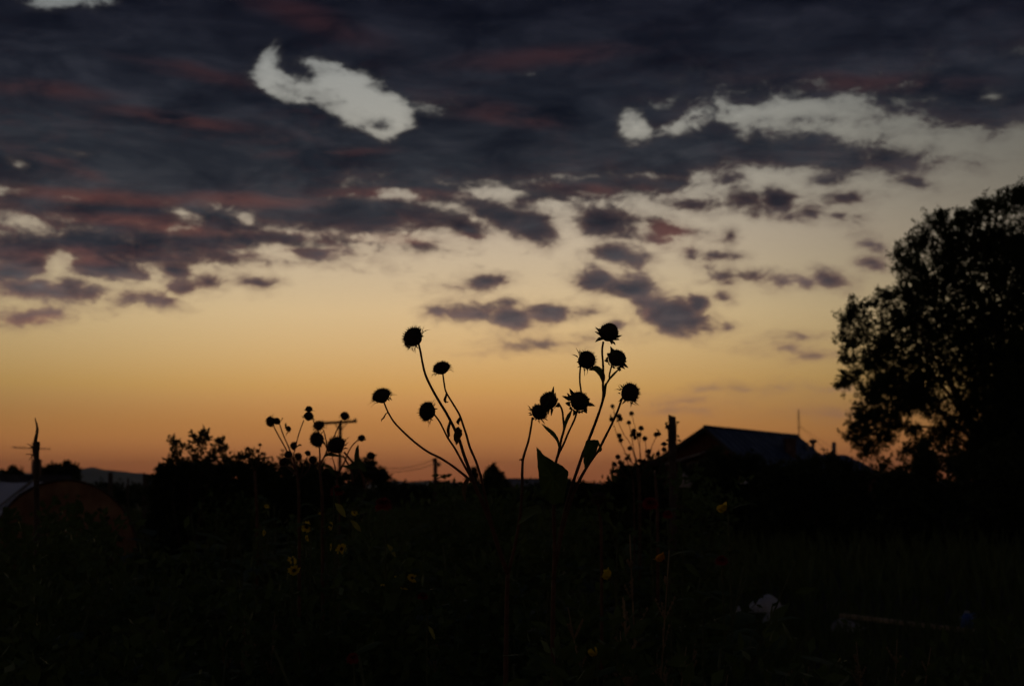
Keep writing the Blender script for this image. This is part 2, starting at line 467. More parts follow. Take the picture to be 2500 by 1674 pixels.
def quads_object(name, V, mat, parent):
    og = parent_origin(parent) if parent else Vector((0, 0, 0))
    V = V - np.array(og)[None, :]
    n = len(V) // 4
    me = bpy.data.meshes.new(name)
    me.vertices.add(n * 4); me.vertices.foreach_set('co', V.astype(np.float32).ravel())
    me.loops.add(n * 4); me.loops.foreach_set('vertex_index', np.arange(n * 4, dtype=np.int32))
    me.polygons.add(n); me.polygons.foreach_set('loop_start', np.arange(0, n * 4, 4, dtype=np.int32)); me.polygons.foreach_set('loop_total', np.full(n, 4, dtype=np.int32))
    me.materials.append(mat)
    me.update(calc_edges=True); me.validate()
    o = bpy.data.objects.new(name, me); C.objects.link(o)
    if parent: o.parent = parent
    return o


def unit(A):
    return A / (np.linalg.norm(A, axis=1, keepdims=True) + 1e-9)


def twig_leaves(rng, centres, radii, twigs, per, size, up=0.5, lean=0.4, flat=1.0, ref=None):
    """leaves set along short twigs that spread from clump centres"""
    Ps, Ds, Ns, Ls, Ws = [], [], [], [], []
    for c, r in zip(centres, radii):
        k = max(3, int(twigs)) if ref is None else max(14, int(twigs * (r / ref) ** 1.6))
        d = unit(rng.normal(size=(k, 3)) + np.array([0, 0, up]))
        start = np.array(c) + rng.normal(size=(k, 3)) * r * 0.42 * np.array([1, 1, flat])
        ln = r * rng.uniform(.45, 1.05, k)
        t = rng.uniform(0, 1, (k, per))
        pos = start[:, None, :] + d[:, None, :] * (ln[:, None] * t)[:, :, None]
        pos = pos.reshape(-1, 3) + rng.normal(size=(k * per, 3)) * size * .35
        dd = unit(np.repeat(d, per, 0) * lean + rng.normal(size=(k * per, 3)) * .6)
        nn = unit(np.cross(dd, rng.normal(size=(k * per, 3))))
        sz = size * rng.uniform(.6, 1.25, k * per)
        Ps.append(pos); Ds.append(dd); Ns.append(nn); Ls.append(sz); Ws.append(sz * rng.uniform(.16, .30, k * per))
    return leaf_quads(np.concatenate(Ps), np.concatenate(Ds), np.concatenate(Ns), np.concatenate(Ls), np.concatenate(Ws))

# ------------------------------------------------------------------ setting: ground, hills, haze
random.seed(4); R = np.random.default_rng(11)

gm = MB()
rings = [0, 2, 5, 9, 15, 22, 30, 45, 70, 110, 180, 300, 600, 1500, 3500, 7000]
SEG = 72
gm.v.append((0, 0, 0))
for r in rings[1:]:
    for k in range(SEG):
        a = 2 * math.pi * k / SEG
        z = random.uniform(-.05, .04) if r < 120 else 0
        gm.v.append((r * math.cos(a), r * math.sin(a), z))
for k in range(SEG): gm.f.append((0, 1 + k, 1 + (k + 1) % SEG))
for i in range(len(rings) - 2):
    for k in range(SEG):
        a = 1 + i * SEG + k; b = 1 + i * SEG + (k + 1) % SEG
        gm.f.append((a, a + SEG, b + SEG, b))
ground = gm.build('ground', M['soil']); tag(ground, kind='structure')


def hill(xys, dist, back, name):
    """a ridge whose skyline passes through the listed photo points"""
    m = MB(); n = len(xys)
    crest = [at(x, y, dist) for x, y in xys]
    for p in crest:
        for j, (dy, fz) in enumerate(((-900, 0.0), (-500, .35), (-200, .8), (0, 1.0), (back, 0.0))):
            m.v.append((p.x + random.uniform(-20, 20) * (j in (1, 2)), p.y + dy, -1 + (p.z + 1) * fz))
    for i in range(n - 1):
        for j in range(4):
            a = i * 5 + j
            m.f.append((a, a + 5, a + 6, a + 1))
    o = m.build(name, M['hill']); tag(o, kind='structure')
    return o


def ridge(pts, step=14):
    out = []
    for (x0, y0), (x1, y1) in zip(pts, pts[1:]):
        k = max(1, int(abs(x1 - x0) / step))
        for i in range(k):
            t = i / k
            out.append((x0 + (x1 - x0) * t, y0 + (y1 - y0) * (t * t * (3 - 2 * t)) + random.uniform(-1.2, 1.2)))
    out.append(pts[-1])
    return out


hill(ridge([(-500, 1168), (-150, 1160), (0, 1150), (120, 1156), (185, 1152), (226, 1139), (252, 1145), (290, 1149), (330, 1154), (400, 1158), (520, 1166), (640, 1178)]), 5200, 700, 'hill')
hill(ridge([(560, 1180), (760, 1176), (900, 1178), (960, 1173), (1010, 1176), (1045, 1172), (1090, 1174), (1150, 1178), (1300, 1180), (1600, 1176), (1900, 1180), (2300, 1174), (2900, 1178)]), 5600, 700, 'hill')

# evening haze over the plain
hz = MB().box((-7200, -7200, -1.0), (7200, 7200, 125.0))
mh = bpy.data.materials.new('haze'); mh.use_nodes = True
mh.node_tree.nodes.clear()
ho = mh.node_tree.nodes.new('ShaderNodeOutputMaterial'); hv = mh.node_tree.nodes.new('ShaderNodeVolumePrincipled')
hv.inputs['Color'].default_value = (.62, .80, 1.0, 1); hv.inputs['Density'].default_value = 0.00012
hv.inputs['Anisotropy'].default_value = 0.0
mh.node_tree.links.new(hv.outputs[0], ho.inputs['Volume'])
haze = hz.build('haze', mh, smooth=False); tag(haze, kind='stuff')

# ------------------------------------------------------------------ house on the right
HD1, HD2 = 70.0, 82.0
pk = at(1724, 1042, HD1); pe = at(1945, 1064, HD2)
pe.z = pk.z = (pk.z + pe.z) / 2
rv = (pe - pk); rv.z = 0; LEN = rv.length; ru = rv.normalized(); gu = Vector((ru.y, -ru.x, 0))   # along the ridge; across, to the right
house = thing('house', (pk.x, pk.y, 0), 'long low house with blue metal roof and dark red gable beyond the post', 'house')
WR, WL = 3.0, 3.9
zr = pk.z; ez_r = zr - WR * .86; ez_l = zr - WL * .60


def hp(a, s, z): return Vector((pk.x, pk.y, 0)) + ru * a + gu * s + Vector((0, 0, z))


# walls, one board-clad mesh per face
MB().prism([hp(.3, -WL + .3, 0), hp(.3, WR - .3, 0), hp(.3, WR - .3, ez_r + .2), hp(.3, 0, zr - .12), hp(.3, -WL + .3, ez_l + .2)], ru * .2).build('gable_wall', M['wall_red'], house, False)
MB().prism([hp(LEN - .5, -WL + .3, 0), hp(LEN - .5, WR - .3, 0), hp(LEN - .5, WR - .3, ez_r + .2), hp(LEN - .5, 0, zr - .12), hp(LEN - .5, -WL + .3, ez_l + .2)], ru * .2).build('gable_wall', M['wall_red'], house, False)
MB().prism([hp(.503, WR - .5, 0), hp(LEN - .503, WR - .5, 0), hp(LEN - .503, WR - .5, ez_r + .1), hp(.503, WR - .5, ez_r + .1)], gu * .18).build('side_wall', M['wall_red'], house, False)
MB().prism([hp(.503, -WL + .5, 0), hp(LEN - .503, -WL + .5, 0), hp(LEN - .503, -WL + .5, ez_l + .1), hp(.503, -WL + .5, ez_l + .1)], gu * -.18).build('side_wall', M['wall_red'], house, False)
# roof slopes of standing-seam sheets
for s, W_, ez in ((1, WR, ez_r), (-1, -WL, ez_l)):
    roof = MB().prism([hp(-.25, 0, zr), hp(LEN + .25, 0, zr), hp(LEN + .25, W_, ez), hp(-.25, W_, ez)], (0, 0, -.07)).build('roof', M['roof_blue'], house, False)
    nseam = 16
    sm = None
    for k in range(nseam + 1):
        a = -.22 + (LEN + .44) * k / nseam
        m_ = MB().prism([hp(a - .02, 0, zr + .004), hp(a + .02, 0, zr + .004), hp(a + .02, W_ * .995, ez + .004 + (zr - ez) * .005), hp(a - .02, W_ * .995, ez + .004 + (zr - ez) * .005)], (0, 0, .045))
        o = m_.build('seam', M['roof_blue'], roof, False, origin=parent_origin(house))
MB().tube([hp(-.25, 0, zr + .03), hp(LEN + .25, 0, zr + .03)], .07, 8).build('ridge_cap', M['roof_blue'], house)
for s, W_, ez in ((1, WR, ez_r), (-1, -WL, ez_l)):
    MB().prism([hp(-.29, 0, zr + .01), hp(-.29, W_, ez + .01), hp(-.29, W_, ez - .16), hp(-.29, 0, zr - .16)], ru * .035).build('verge_board', M['wood_dark'], house, False)
# gable window under its small slanted hood
wz = zr - 2.15; ws = -1.1
wn = MB().prism([hp(.29, ws - .45, wz - .4), hp(.29, ws + .45, wz - .4), hp(.29, ws + .45, wz + .4), hp(.29, ws - .45, wz + .4)], ru * -.02).build('window', M['glass'], house, False)
for (s0, s1, z0, z1) in ((-.53, -.45, -.48, .48), (.45, .53, -.48, .48), (-.45, .45, .4, .48), (-.45, .45, -.48, -.4), (-.02, .02, -.4, .4)):
    MB().prism([hp(.288, ws + s0, wz + z0), hp(.288, ws + s1, wz + z0), hp(.288, ws + s1, wz + z1), hp(.288, ws + s0, wz + z1)], ru * -.05).build('window_frame', M['trim'], wn, False, origin=parent_origin(house))
MB().prism([hp(.25, ws - 1.2, wz + .35), hp(.25, ws + 1.0, wz + .95), hp(-.6, ws + 1.0, wz + .80), hp(-.6, ws - 1.2, wz + .20)], (0, 0, .05)).build('hood', M['trim'], house, False)
# chimney, vent pipes, mast
cb = hp(LEN * .62, WR * .45, 0); cz = zr - WR * .45 * .86
ch = MB().box((-.28, -.28, cz - .3), (.28, .28, cz + .75), Matrix.Translation(cb)).build('chimney', M['chimney'], house, False)
MB().box((-.34, -.34, cz + .75), (.34, .34, cz + .83), Matrix.Translation(cb)).build('chimney_cap', M['chimney'], ch, False, origin=parent_origin(house))
vb = hp(LEN * .93, WR * .30, 0); vz = zr - WR * .30 * .86
MB().box((-.05, -.3, vz - .1), (.05, .3, vz + .35), Matrix.Translation(vb)).build('roof_vent', M['trim'], house, False)
for (x, y0, y1, d, r) in ((1985, 1108, 1078, 82.5, .10), (2036, 1112, 1079, 84, .13)):
    p1 = at(x, y1, d); p0 = at(x, y0 + 14, d)
    pipe = MB().tube([p0, p1], r, 10).build('stove_pipe', M['metal'], house)
    if x < 2000:
        MB().tube([p1 + Vector((0, 0, -.12)), p1 + Vector((0, 0, .02)), p1 + Vector((0, 0, .12)), p1 + Vector((0, 0, .16))], [r * 1.1, r * 2.6, r * 2.0, r * .3], 10).build('pipe_cowl', M['metal'], pipe, origin=parent_origin(house))
mt = at(1949.5, 1000, 81.5)
mast = MB().tube([(mt.x, mt.y, zr - .5), (mt.x, mt.y, mt.z)], [.035, .022], 6).build('antenna_mast', M['metal'], house)
for k, hz_ in enumerate((0.05, .22, .4, .58, .78, 1.0)):
    w_ = .16 + .02 * k
    MB().tube([(mt.x - w_ * .5, mt.y, mt.z - hz_), (mt.x + w_ * .5, mt.y, mt.z - hz_)], .014, 5).build('antenna_rod', M['metal'], mast, origin=parent_origin(house))
for dx in (1.6, 2.2):
    MB().tube([(mt.x, mt.y, mt.z - .9), (mt.x + dx, mt.y, zr - .9)], .006, 4).build('guy_wire', M['wire'], mast, origin=parent_origin(house))
# lower annexe behind, to the right
ax = at(2003, 1108, 84); ax2 = at(2066, 1110, 86); ax.z = ax2.z = (ax.z + ax2.z) / 2
an = (ax2 - ax).normalized(); ab = Vector((an.y, -an.x, 0))
MB().prism([ax - an * .8, ax2 + an * .0, ax2 + ab * 2.2 - Vector((0, 0, 1.0)), ax - an * .8 + ab * 2.2 - Vector((0, 0, 1.0))], (0, 0, -.07)).build('annexe_roof', M['roof_blue'], house, False)
MB().prism([ax2 + Vector((0, 0, -.09)), ax2 + ab * 2.0 - Vector((0, 0, 1.0)), Vector((ax2.x, ax2.y, 0)) + ab * 2.0, Vector((ax2.x, ax2.y, 0))], an * -.2).build('annexe_wall', M['wall_red'], house, False)
fr = ab * 2.0
MB().prism([ax - an * .8 + fr - Vector((0, 0, 1.0)), ax2 - an * .21 + fr - Vector((0, 0, 1.0)), Vector((ax2.x, ax2.y, 0)) - an * .21 + fr, Vector((ax.x, ax.y, 0)) - an * .8 + fr], ab * -.18).build('annexe_wall', M['wall_red'], house, False)


# ------------------------------------------------------------------ far buildings
def barn(name, label, xl, xr, ytop, d, dd, roofm, wallm, eave, cat='building', slope_right=None):
    """a long building with its eaves towards us; ridge from xl to xr at ytop"""
    a = at(xl, ytop, d); b = at(xr, ytop, d + dd); z = (a.z + b.z) / 2; a.z = b.z = z
    o = thing(name, (a.x, a.y, 0), label, cat)
    r = (b - a).normalized(); n_ = Vector((r.y, -r.x, 0)); w = (z - eave) * 1.5
    for s in (1, -1):
        rf = MB().prism([a, b, b + n_ * w * s - Vector((0, 0, z - eave)), a + n_ * w * s - Vector((0, 0, z - eave))], (0, 0, -.08)).build('roof', roofm, o, False)
        MB().prism([Vector((a.x, a.y, 0)) + n_ * (w - .3) * s + r * .3, Vector((b.x, b.y, 0)) + n_ * (w - .3) * s - r * .3, Vector((b.x, b.y, eave)) + n_ * (w - .3) * s - r * .3, Vector((a.x, a.y, eave)) + n_ * (w - .3) * s + r * .3], n_ * -.2 * s).build('wall', wallm, o, False)
    for p, q_ in ((a + r * .1, r), (b - r * .1, -r)):
        MB().prism([Vector((p.x, p.y, 0)) + n_ * (w - .3), Vector((p.x, p.y, 0)) - n_ * (w - .3), p - n_ * (w - .3) - Vector((0, 0, z - eave - .1)), p - Vector((0, 0, .1)), p + n_ * (w - .3) - Vector((0, 0, z - eave - .1))], q_ * .18).build('gable_wall', wallm, o, False)
    return o, a, b, n_, w


b1, a_, b_, n_, w_ = barn('farm_building', 'low distant building with a pale grey roof behind the big leaf', 1236, 1392, 1167, 150, 6, M['roof_grey'], M['wall_dark'], 1.1)
for k in range(3):
    t = .2 + .3 * k
    p = a_.lerp(b_, t) + n_ * (w_ - .28); p.z = .75
    MB().box((-.35, -.03, -.3), (.35, .03, .3), Matrix.Translation(p)).build('window', M['glass'], b1, False)
b2, a_, b_, n_, w_ = barn('shed', 'dark low shed with sloping roof end behind the film greenhouse', -130, 172, 1158, 42, 2, M['wall_dark'], M['wall_dark'], 1.0, 'shed')
MB().box((-.1, -.1, -.2), (.1, .1, .45), Matrix.Translation(a_.lerp(b_, .72) + Vector((0, 0, .02)))).build('chimney', M['chimney'], b2, False)

# ------------------------------------------------------------------ film lean-to and tarp tunnel on the left
f0_, f1_ = at(-160, 1174, 30), at(160, 1175, 30)
film = thing('film_greenhouse', (f0_.x, f0_.y, 0), 'lean-to greenhouse roofed with pale bluish plastic film at left edge', 'greenhouse')
W3 = (f1_.x - f0_.x) / 4
for k in range(4):
    p0 = f0_ + Vector((W3 * k + .012, 0, 0)); p1 = f0_ + Vector((W3 * (k + 1) - .012, 0, 0))
    m_ = MB(); nn = 8
    for j in range(nn + 1):
        t = j / nn
        sag = -.05 * math.sin(math.pi * t) - .012 * math.sin(t * 22 + k)
        for i in range(5):
            s_ = i / 4
            m_.v.append((p0.x + (p1.x - p0.x) * s_, p0.y - 3.4 * t, p0.z - .95 * t + sag - .025 * math.sin(math.pi * s_)))
    for j in range(nn):
        for i in range(4):
            a = j * 5 + i
            m_.f.append((a, a + 1, a + 6, a + 5))
    m_.build('film_panel', M['film'], film)
for k in range(5):
    x = f0_.x + W3 * k
    MB().prism([(x - .02, f0_.y, f0_.z + .012), (x + .02, f0_.y, f0_.z + .012), (x + .02, f0_.y - 3.4, f0_.z - .938), (x - .02, f0_.y - 3.4, f0_.z - .938)], (0, 0, .03)).build('batten', M['batten'], film, False)
    MB().tube([(x, f0_.y - 3.36, 0), (x, f0_.y - 3.36, f0_.z - .97)], .035, 6).build('post', M['wood_dark'], film)
    MB().tube([(x, f0_.y + .04, 0), (x, f0_.y + .04, f0_.z - .06)], .035, 6).build('post', M['wood_dark'], film)
MB().box((f0_.x, f0_.y - 3.42, .0), (f1_.x, f0_.y - 3.40, .55)).build('skirt_board', M['wood_dark'], film, False)

TD = 21.0
apex = at(160, 1171, TD); TR = 180 / F * TD
tun = thing('tarp_tunnel', (apex.x, apex.y, 0), 'low arched tunnel covered with rusty orange tarpaulin behind vines', 'tunnel')
NA = 24


def arch_pts(y, r):
    base = apex.z - TR
    cx = apex.x * (1 + (y - apex.y) / apex.y)
    pts = [Vector((cx - r, y, 0))]
    pts += [Vector((cx - r * math.cos(math.pi * k / NA), y, base + r * math.sin(math.pi * k / NA))) for k in range(NA + 1)]
    pts += [Vector((cx + r, y, 0))]
    return pts


m_ = MB(); rows = 12
for j in range(rows + 1):
    y = apex.y + 3.6 * j / rows
    rr = TR * (1 - .02 * abs(math.sin(j * math.pi / 3)))
    for p in arch_pts(y, rr): m_.v.append(tuple(p + Vector((0, 0, random.uniform(-.006, .006)))))
NP = NA + 3
for j in range(rows):
    for i in range(NP - 1):
        a = j * NP + i
        m_.f.append((a, a + 1, a + NP + 1, a + NP))
m_.build('cover', M['tarp'], tun)
ends = MB(); ap = arch_pts(apex.y + .03, TR * .985)
ends.v = [(apex.x, apex.y + .0, (apex.z - TR) * .9)] + [tuple(p + Vector((0, random.uniform(-.02, .02), 0))) for p in ap]
ends.f = [(0, i + 1, i + 2) for i in range(len(ap) - 1)] + [(0, len(ap), 1)]
ends.build('end_sheet', M['tarp'], tun, False)
for j in range(4):
    y = apex.y + 3.6 * j / 3
    MB().tube(arch_pts(y, TR * 1.004), .012, 6).build('hoop', M['wood_dark'], tun)

# ------------------------------------------------------------------ trees, bushes and hedges further off
def tree(name, label, cat, base, clumps, trunk_r, leaf, twigs, per, size, group=None, lean=.4, up=.5, twigmat=None, seed=1, limbs=True, skirt=True, ref=None):
    """clumps: list of (x, y, r_px, depth); one trunk with limbs to the clumps, one leafy crown"""
    rng = np.random.default_rng(seed); rnd = random.Random(seed)
    o = thing(name, base, label, cat, group)
    if cat == 'bush' and skirt:                                    # leafy down to the ground
        more = []
        for x, y, r, d_ in clumps:
            yg = 1190 + CAM_H / d_ * F; r2 = max(r, .13 / d_ * F); yy = y + r2 * 1.3
            while yy < yg - r2 * .4 and len(more) < 130:
                more.append((x + rnd.uniform(-.5, .5) * r2, yy, r2, d_ * rnd.uniform(.98, 1.05))); yy += r2 * 1.35
        clumps = list(clumps) + more
    cs = [at(x, y, d) for x, y, r, d in clumps]; rs = [r / F * d for x, y, r, d in clumps]
    top = max(c.z for c in cs); base = Vector(base)
    tm = MB()
    fork = base + Vector((0, 0, max(.3, (top - base.z) * .28)))
    tm.tube(smooth_path([base, base.lerp(fork, .5) + Vector((trunk_r * .6, 0, 0)), fork]), [trunk_r * (1.35 - .07 * i) for i in range(9)], 10)
    if limbs:
        for c in [c_ for c_, r_ in zip(cs, rs) if r_ > sorted(rs)[len(rs) // 3]][::max(1, len(cs) // 22)]:
            mid = fork.lerp(c, .5) + Vector((rnd.uniform(-.1, .1), rnd.uniform(-.1, .1), .12)) * (c - fork).length * .8
            p = smooth_path([fork - Vector((0, 0, trunk_r)), mid, c])
            tm.tube(p, [trunk_r * (.34 - .31 * i / (len(p) - 1)) for i in range(len(p))], 6)
    tm.build('trunk', twigmat or M['bark'], o)
    V = twig_leaves(rng, [tuple(c) for c in cs], rs, twigs, per, size, up=up, lean=lean, ref=ref)
    tag(quads_object('crown', V, leaf, o), kind='stuff')
    return o


# the big willow-like tree at the right edge
S7 = .5227
bt = [(240, 655, 60), (205, 700, 40), (265, 610, 34), (215, 770, 55), (290, 730, 60), (210, 850, 42), (225, 950, 55), (195, 980, 36), (300, 880, 60), (350, 600, 34),
      (390, 570, 55), (420, 690, 70), (370, 800, 75), (470, 380, 50), (500, 440, 80), (530, 330, 56), (480, 590, 85), (590, 290, 62), (640, 220, 52), (655, 185, 30), (700, 270, 72),
      (735, 205, 46), (800, 210, 72), (835, 150, 40), (880, 170, 64), (950, 130, 60), (1000, 95, 46), (1050, 110, 70), (650, 410, 110), (800, 370, 120), (950, 310, 120),
      (1100, 250, 130), (600, 580, 120), (780, 540, 130), (950, 500, 140), (1120, 450, 150), (560, 770, 115), (720, 750, 130), (900, 740, 150), (1080, 700, 160),
      (420, 940, 95), (550, 940, 110), (730, 940, 130), (900, 950, 150), (1080, 950, 160), (320, 1050, 75), (270, 1120, 50), (440, 1090, 85), (600, 1090, 70),
      (250, 1230, 50), (310, 1180, 60), (300, 1290, 50), (400, 1230, 55), (700, 1180, 85), (800, 1150, 120), (950, 1150, 150), (1100, 1180, 160), (560, 1270, 55), (520, 1190, 40),
      (720, 1330, 90), (850, 1300, 130), (1000, 1330, 150), (380, 1370, 45), (460, 1400, 40), (330, 1000, 55), (360, 1130, 55), (300, 1130, 45), (430, 1170, 55), (520, 1060, 65), (350, 1250, 45), (260, 1180, 40), (480, 1290, 40), (640, 1220, 55), (500, 1010, 70), (1250, 500, 190), (1250, 800, 200), (1250, 1100, 200), (1200, 300, 130), (600, 1330, 45)]
rt = random.Random(8)
bt = [(1960 + x * S7, 430 + y * S7, r * S7 * 1.05, 34.5 + rt.uniform(-1.6, 1.6)) for x, y, r in bt]
tree('broad_tree', 'tall dense broad-crowned tree with small leaves at the right edge', 'tree', (at(2420, 1190, 34.5).x, 34.5, 0), bt, .17, M['leaf_tree'], 66, 28, .075, seed=5, up=.9, lean=.7, ref=.42)
# inner crown: more leaf towards the trunk side, where hardly any sky comes through
inner = [(1960 + x * S7, 430 + y * S7, r * S7, 34.5 + rt.uniform(-1.2, 1.2)) for x, y, r in
         [(350, 850, 60), (420, 780, 80), (520, 680, 90), (380, 960, 60), (560, 520, 80), (700, 340, 70), (850, 300, 80), (700, 480, 120), (880, 430, 120), (1030, 400, 120), (650, 680, 110), (830, 650, 120), (1000, 620, 140), (640, 860, 110), (800, 850, 130), (960, 860, 150), (1100, 850, 150),
          (840, 1050, 140), (980, 1060, 150), (1100, 1080, 150), (880, 1230, 130), (1030, 1250, 150), (800, 1400, 110), (950, 1430, 140), (1080, 1430, 150), (470, 870, 80), (430, 1010, 70), (540, 1020, 80)]]
tree('broad_tree', 'second tree crowding the dark right side of the large tree', 'tree', (at(2520, 1190, 36).x, 36, 0), inner, .15, M['leaf_tree'], 50, 28, .10, seed=6, up=.5, ref=.5)

# shrubs: (name, label, photo clumps, depth, leaf size, twigs, per)
def clump_row(pts, d, seed, jit=.06):
    r_ = random.Random(seed)
    return [(x, y, r, d * (1 + r_.uniform(-jit, jit))) for x, y, r in pts]


tree('leafy_bush', 'loose bush with feathery upright sprays against the left sky', 'bush', (at(470, 1190, 14).x, 14, 0),
     clump_row([(432, 1084, 11), (418, 1081, 9), (445, 1090, 10), (478, 1074, 10), (488, 1080, 9), (497, 1060, 6), (505, 1072, 7), (492, 1094, 12), (540, 1078, 7), (538, 1090, 8), (544, 1100, 8), (520, 1104, 12), (428, 1110, 11),
                (440, 1125, 14), (415, 1126, 8), (465, 1108, 13), (505, 1114, 13), (470, 1128, 16), (455, 1140, 18), (500, 1136, 18), (530, 1124, 14), (562, 1130, 14), (586, 1118, 8), (588, 1130, 12), (604, 1118, 8), (616, 1108, 6), (625, 1128, 14)], 14, 2),
     .03, M['leaf_bush'], 6, 9, .05, seed=12, up=1.2, lean=.9, skirt=False)
tree('leafy_bush', 'dense dark hedge under the feathery sprays on the left', 'bush', (at(520, 1190, 14.6).x, 14.6, 0),
     clump_row([(400, 1160, 20), (430, 1158, 22), (470, 1152, 24), (510, 1154, 24), (550, 1152, 22), (590, 1152, 24), (630, 1152, 22), (655, 1160, 20), (450, 1180, 40), (520, 1180, 44), (590, 1180, 44), (400, 1195, 34)], 14.6, 31), .04, M['leaf_bush'], 44, 18, .05, seed=32)
tree('leafy_bush', 'dark rounded hedge bush behind the small sunflower heads', 'bush', (at(720, 1190, 16).x, 16, 0),
     clump_row([(660, 1160, 34), (700, 1152, 32), (740, 1152, 30), (780, 1162, 28), (810, 1175, 22), (680, 1200, 50), (740, 1200, 50), (790, 1210, 40), (700, 1260, 70), (780, 1270, 70), (840, 1215, 36), (840, 1280, 60)], 16, 3), .05, M['leaf_bush'], 44, 18, .05, seed=13)
tree('round_tree', 'small round tree just right of the small sunflower cluster', 'tree', (at(890, 1190, 60).x, 60, 0),
     clump_row([(880, 1150, 26), (905, 1146, 24), (895, 1165, 32), (925, 1165, 20), (870, 1172, 26), (935, 1180, 16), (860, 1190, 24)], 60, 4), .10, M['leaf_bush'], 26, 16, .20, seed=14)
tree('leafy_bush', 'low distant hedge left of the utility pole', 'bush', (at(1000, 1195, 75).x, 75, 0),
     clump_row([(960, 1192, 12), (985, 1194, 11), (1012, 1194, 10), (950, 1187, 7), (1038, 1195, 10)], 75, 5), .06, M['leaf_bush'], 24, 16, .20, seed=15)
tree('leafy_bush', 'low distant hedge right of the utility pole', 'bush', (at(1085, 1195, 75).x, 75, 0),
     clump_row([(1062, 1192, 12), (1085, 1190, 12), (1106, 1192, 10), (1120, 1196, 8), (1085, 1200, 12)], 75, 6), .06, M['leaf_bush'], 24, 16, .20, seed=16)
tree('conifer', 'small pointed evergreen between the left sunflower stems', 'tree', (at(1157, 1195, 70).x, 70, 0),
     clump_row([(1157, 1148, 4), (1157, 1156, 6), (1156, 1165, 9), (1158, 1176, 12), (1157, 1188, 15)], 70, 7, .01), .07, M['leaf_bush'], 26, 16, .12, seed=17, up=.2)
tree('leafy_bush', 'tall rough bush between the two groups of sunflower stems', 'bush', (at(1205, 1195, 50).x, 50, 0),
     clump_row([(1204, 1146, 4), (1202, 1153, 6), (1210, 1160, 6), (1197, 1164, 8), (1216, 1170, 9), (1190, 1176, 11), (1226, 1182, 9), (1207, 1180, 13)], 50, 8), .07, M['leaf_bush'], 24, 16, .14, seed=18, up=.9)
tree('leafy_bush', 'low distant hedge beneath the right sunflower stems', 'bush', (at(1430, 1195, 60).x, 60, 0),
     clump_row([(1395, 1193, 12), (1420, 1191, 11), (1442, 1193, 10), (1456, 1199, 8), (1372, 1197, 10)], 60, 9), .06, M['leaf_bush'], 24, 16, .18, seed=19)
tree('leafy_bush', 'dark shrub rising towards the wooden post on the right', 'bush', (at(1560, 1195, 13).x, 13, 0),
     clump_row([(1490, 1192, 12), (1510, 1184, 14), (1530, 1172, 18), (1525, 1156, 10), (1550, 1160, 20), (1575, 1150, 20), (1600, 1150, 24), (1560, 1190, 36), (1610, 1185, 36), (1500, 1210, 28), (1560, 1235, 50), (1630, 1220, 44), (1620, 1270, 60)], 13, 10), .04, M['leaf_bush'], 24, 14, .055, seed=20, up=.8)
tree('leafy_bush', 'dark leafy hedge in front of the house wall', 'bush', (at(1740, 1195, 30).x, 30, 0),
     clump_row([(1690, 1168, 26), (1720, 1150, 22), (1755, 1128, 26), (1740, 1118, 14), (1790, 1138, 28), (1830, 1142, 28), (1700, 1190, 36), (1760, 1175, 40), (1820, 1180, 40), (1860, 1150, 24), (1870, 1185, 40)], 30, 11), .07, M['leaf_bush'], 30, 18, .10, seed=21)
tree('leafy_bush', 'dark hedge below the annexe and the large tree', 'bush', (at(2000, 1195, 31).x, 31, 0),
     clump_row([(1900, 1155, 26), (1940, 1150, 26), (1985, 1142, 26), (2030, 1145, 26), (2065, 1150, 22), (1910, 1190, 40), (1970, 1185, 44), (2040, 1185, 44), (2090, 1180, 34), (2130, 1190, 40)], 31, 12), .07, M['leaf_bush'], 30, 18, .10, seed=22)
tree('leafy_bush', 'black undergrowth at the foot of the large tree', 'bush', (at(2300, 1195, 30).x, 30, 0),
     clump_row([(2180, 1185, 40), (2240, 1180, 44), (2260, 1130, 40), (2310, 1160, 60), (2380, 1150, 70), (2450, 1150, 70), (2500, 1180, 80), (2200, 1230, 60), (2300, 1240, 70), (2400, 1240, 80), (2500, 1260, 80)], 30, 13), .07, M['leaf_bush'], 40, 20, .12, seed=23)
tree('leafy_bush', 'distant dark treetops above the shed roof on the left', 'bush', (at(130, 1185, 55).x, 55, 0),
     clump_row([(115, 1150, 8), (128, 1146, 7), (143, 1144, 7), (160, 1146, 6), (163, 1134, 3), (178, 1144, 9), (186, 1152, 9), (105, 1158, 9), (150, 1158, 14), (125, 1160, 12), (175, 1162, 14)], 55, 14), .08, M['leaf_bush'], 24, 14, .13, seed=24, up=1.2)
tree('leafy_bush', 'small dark pointed shrub left of the forked stake', 'bush', (at(31, 1185, 56).x, 56, 0),
     clump_row([(31, 1146, 4), (30, 1152, 7), (24, 1158, 8), (38, 1158, 9), (50, 1163, 10), (10, 1163, 10)], 56, 15), .06, M['leaf_bush'], 22, 14, .12, seed=25, up=1.2)

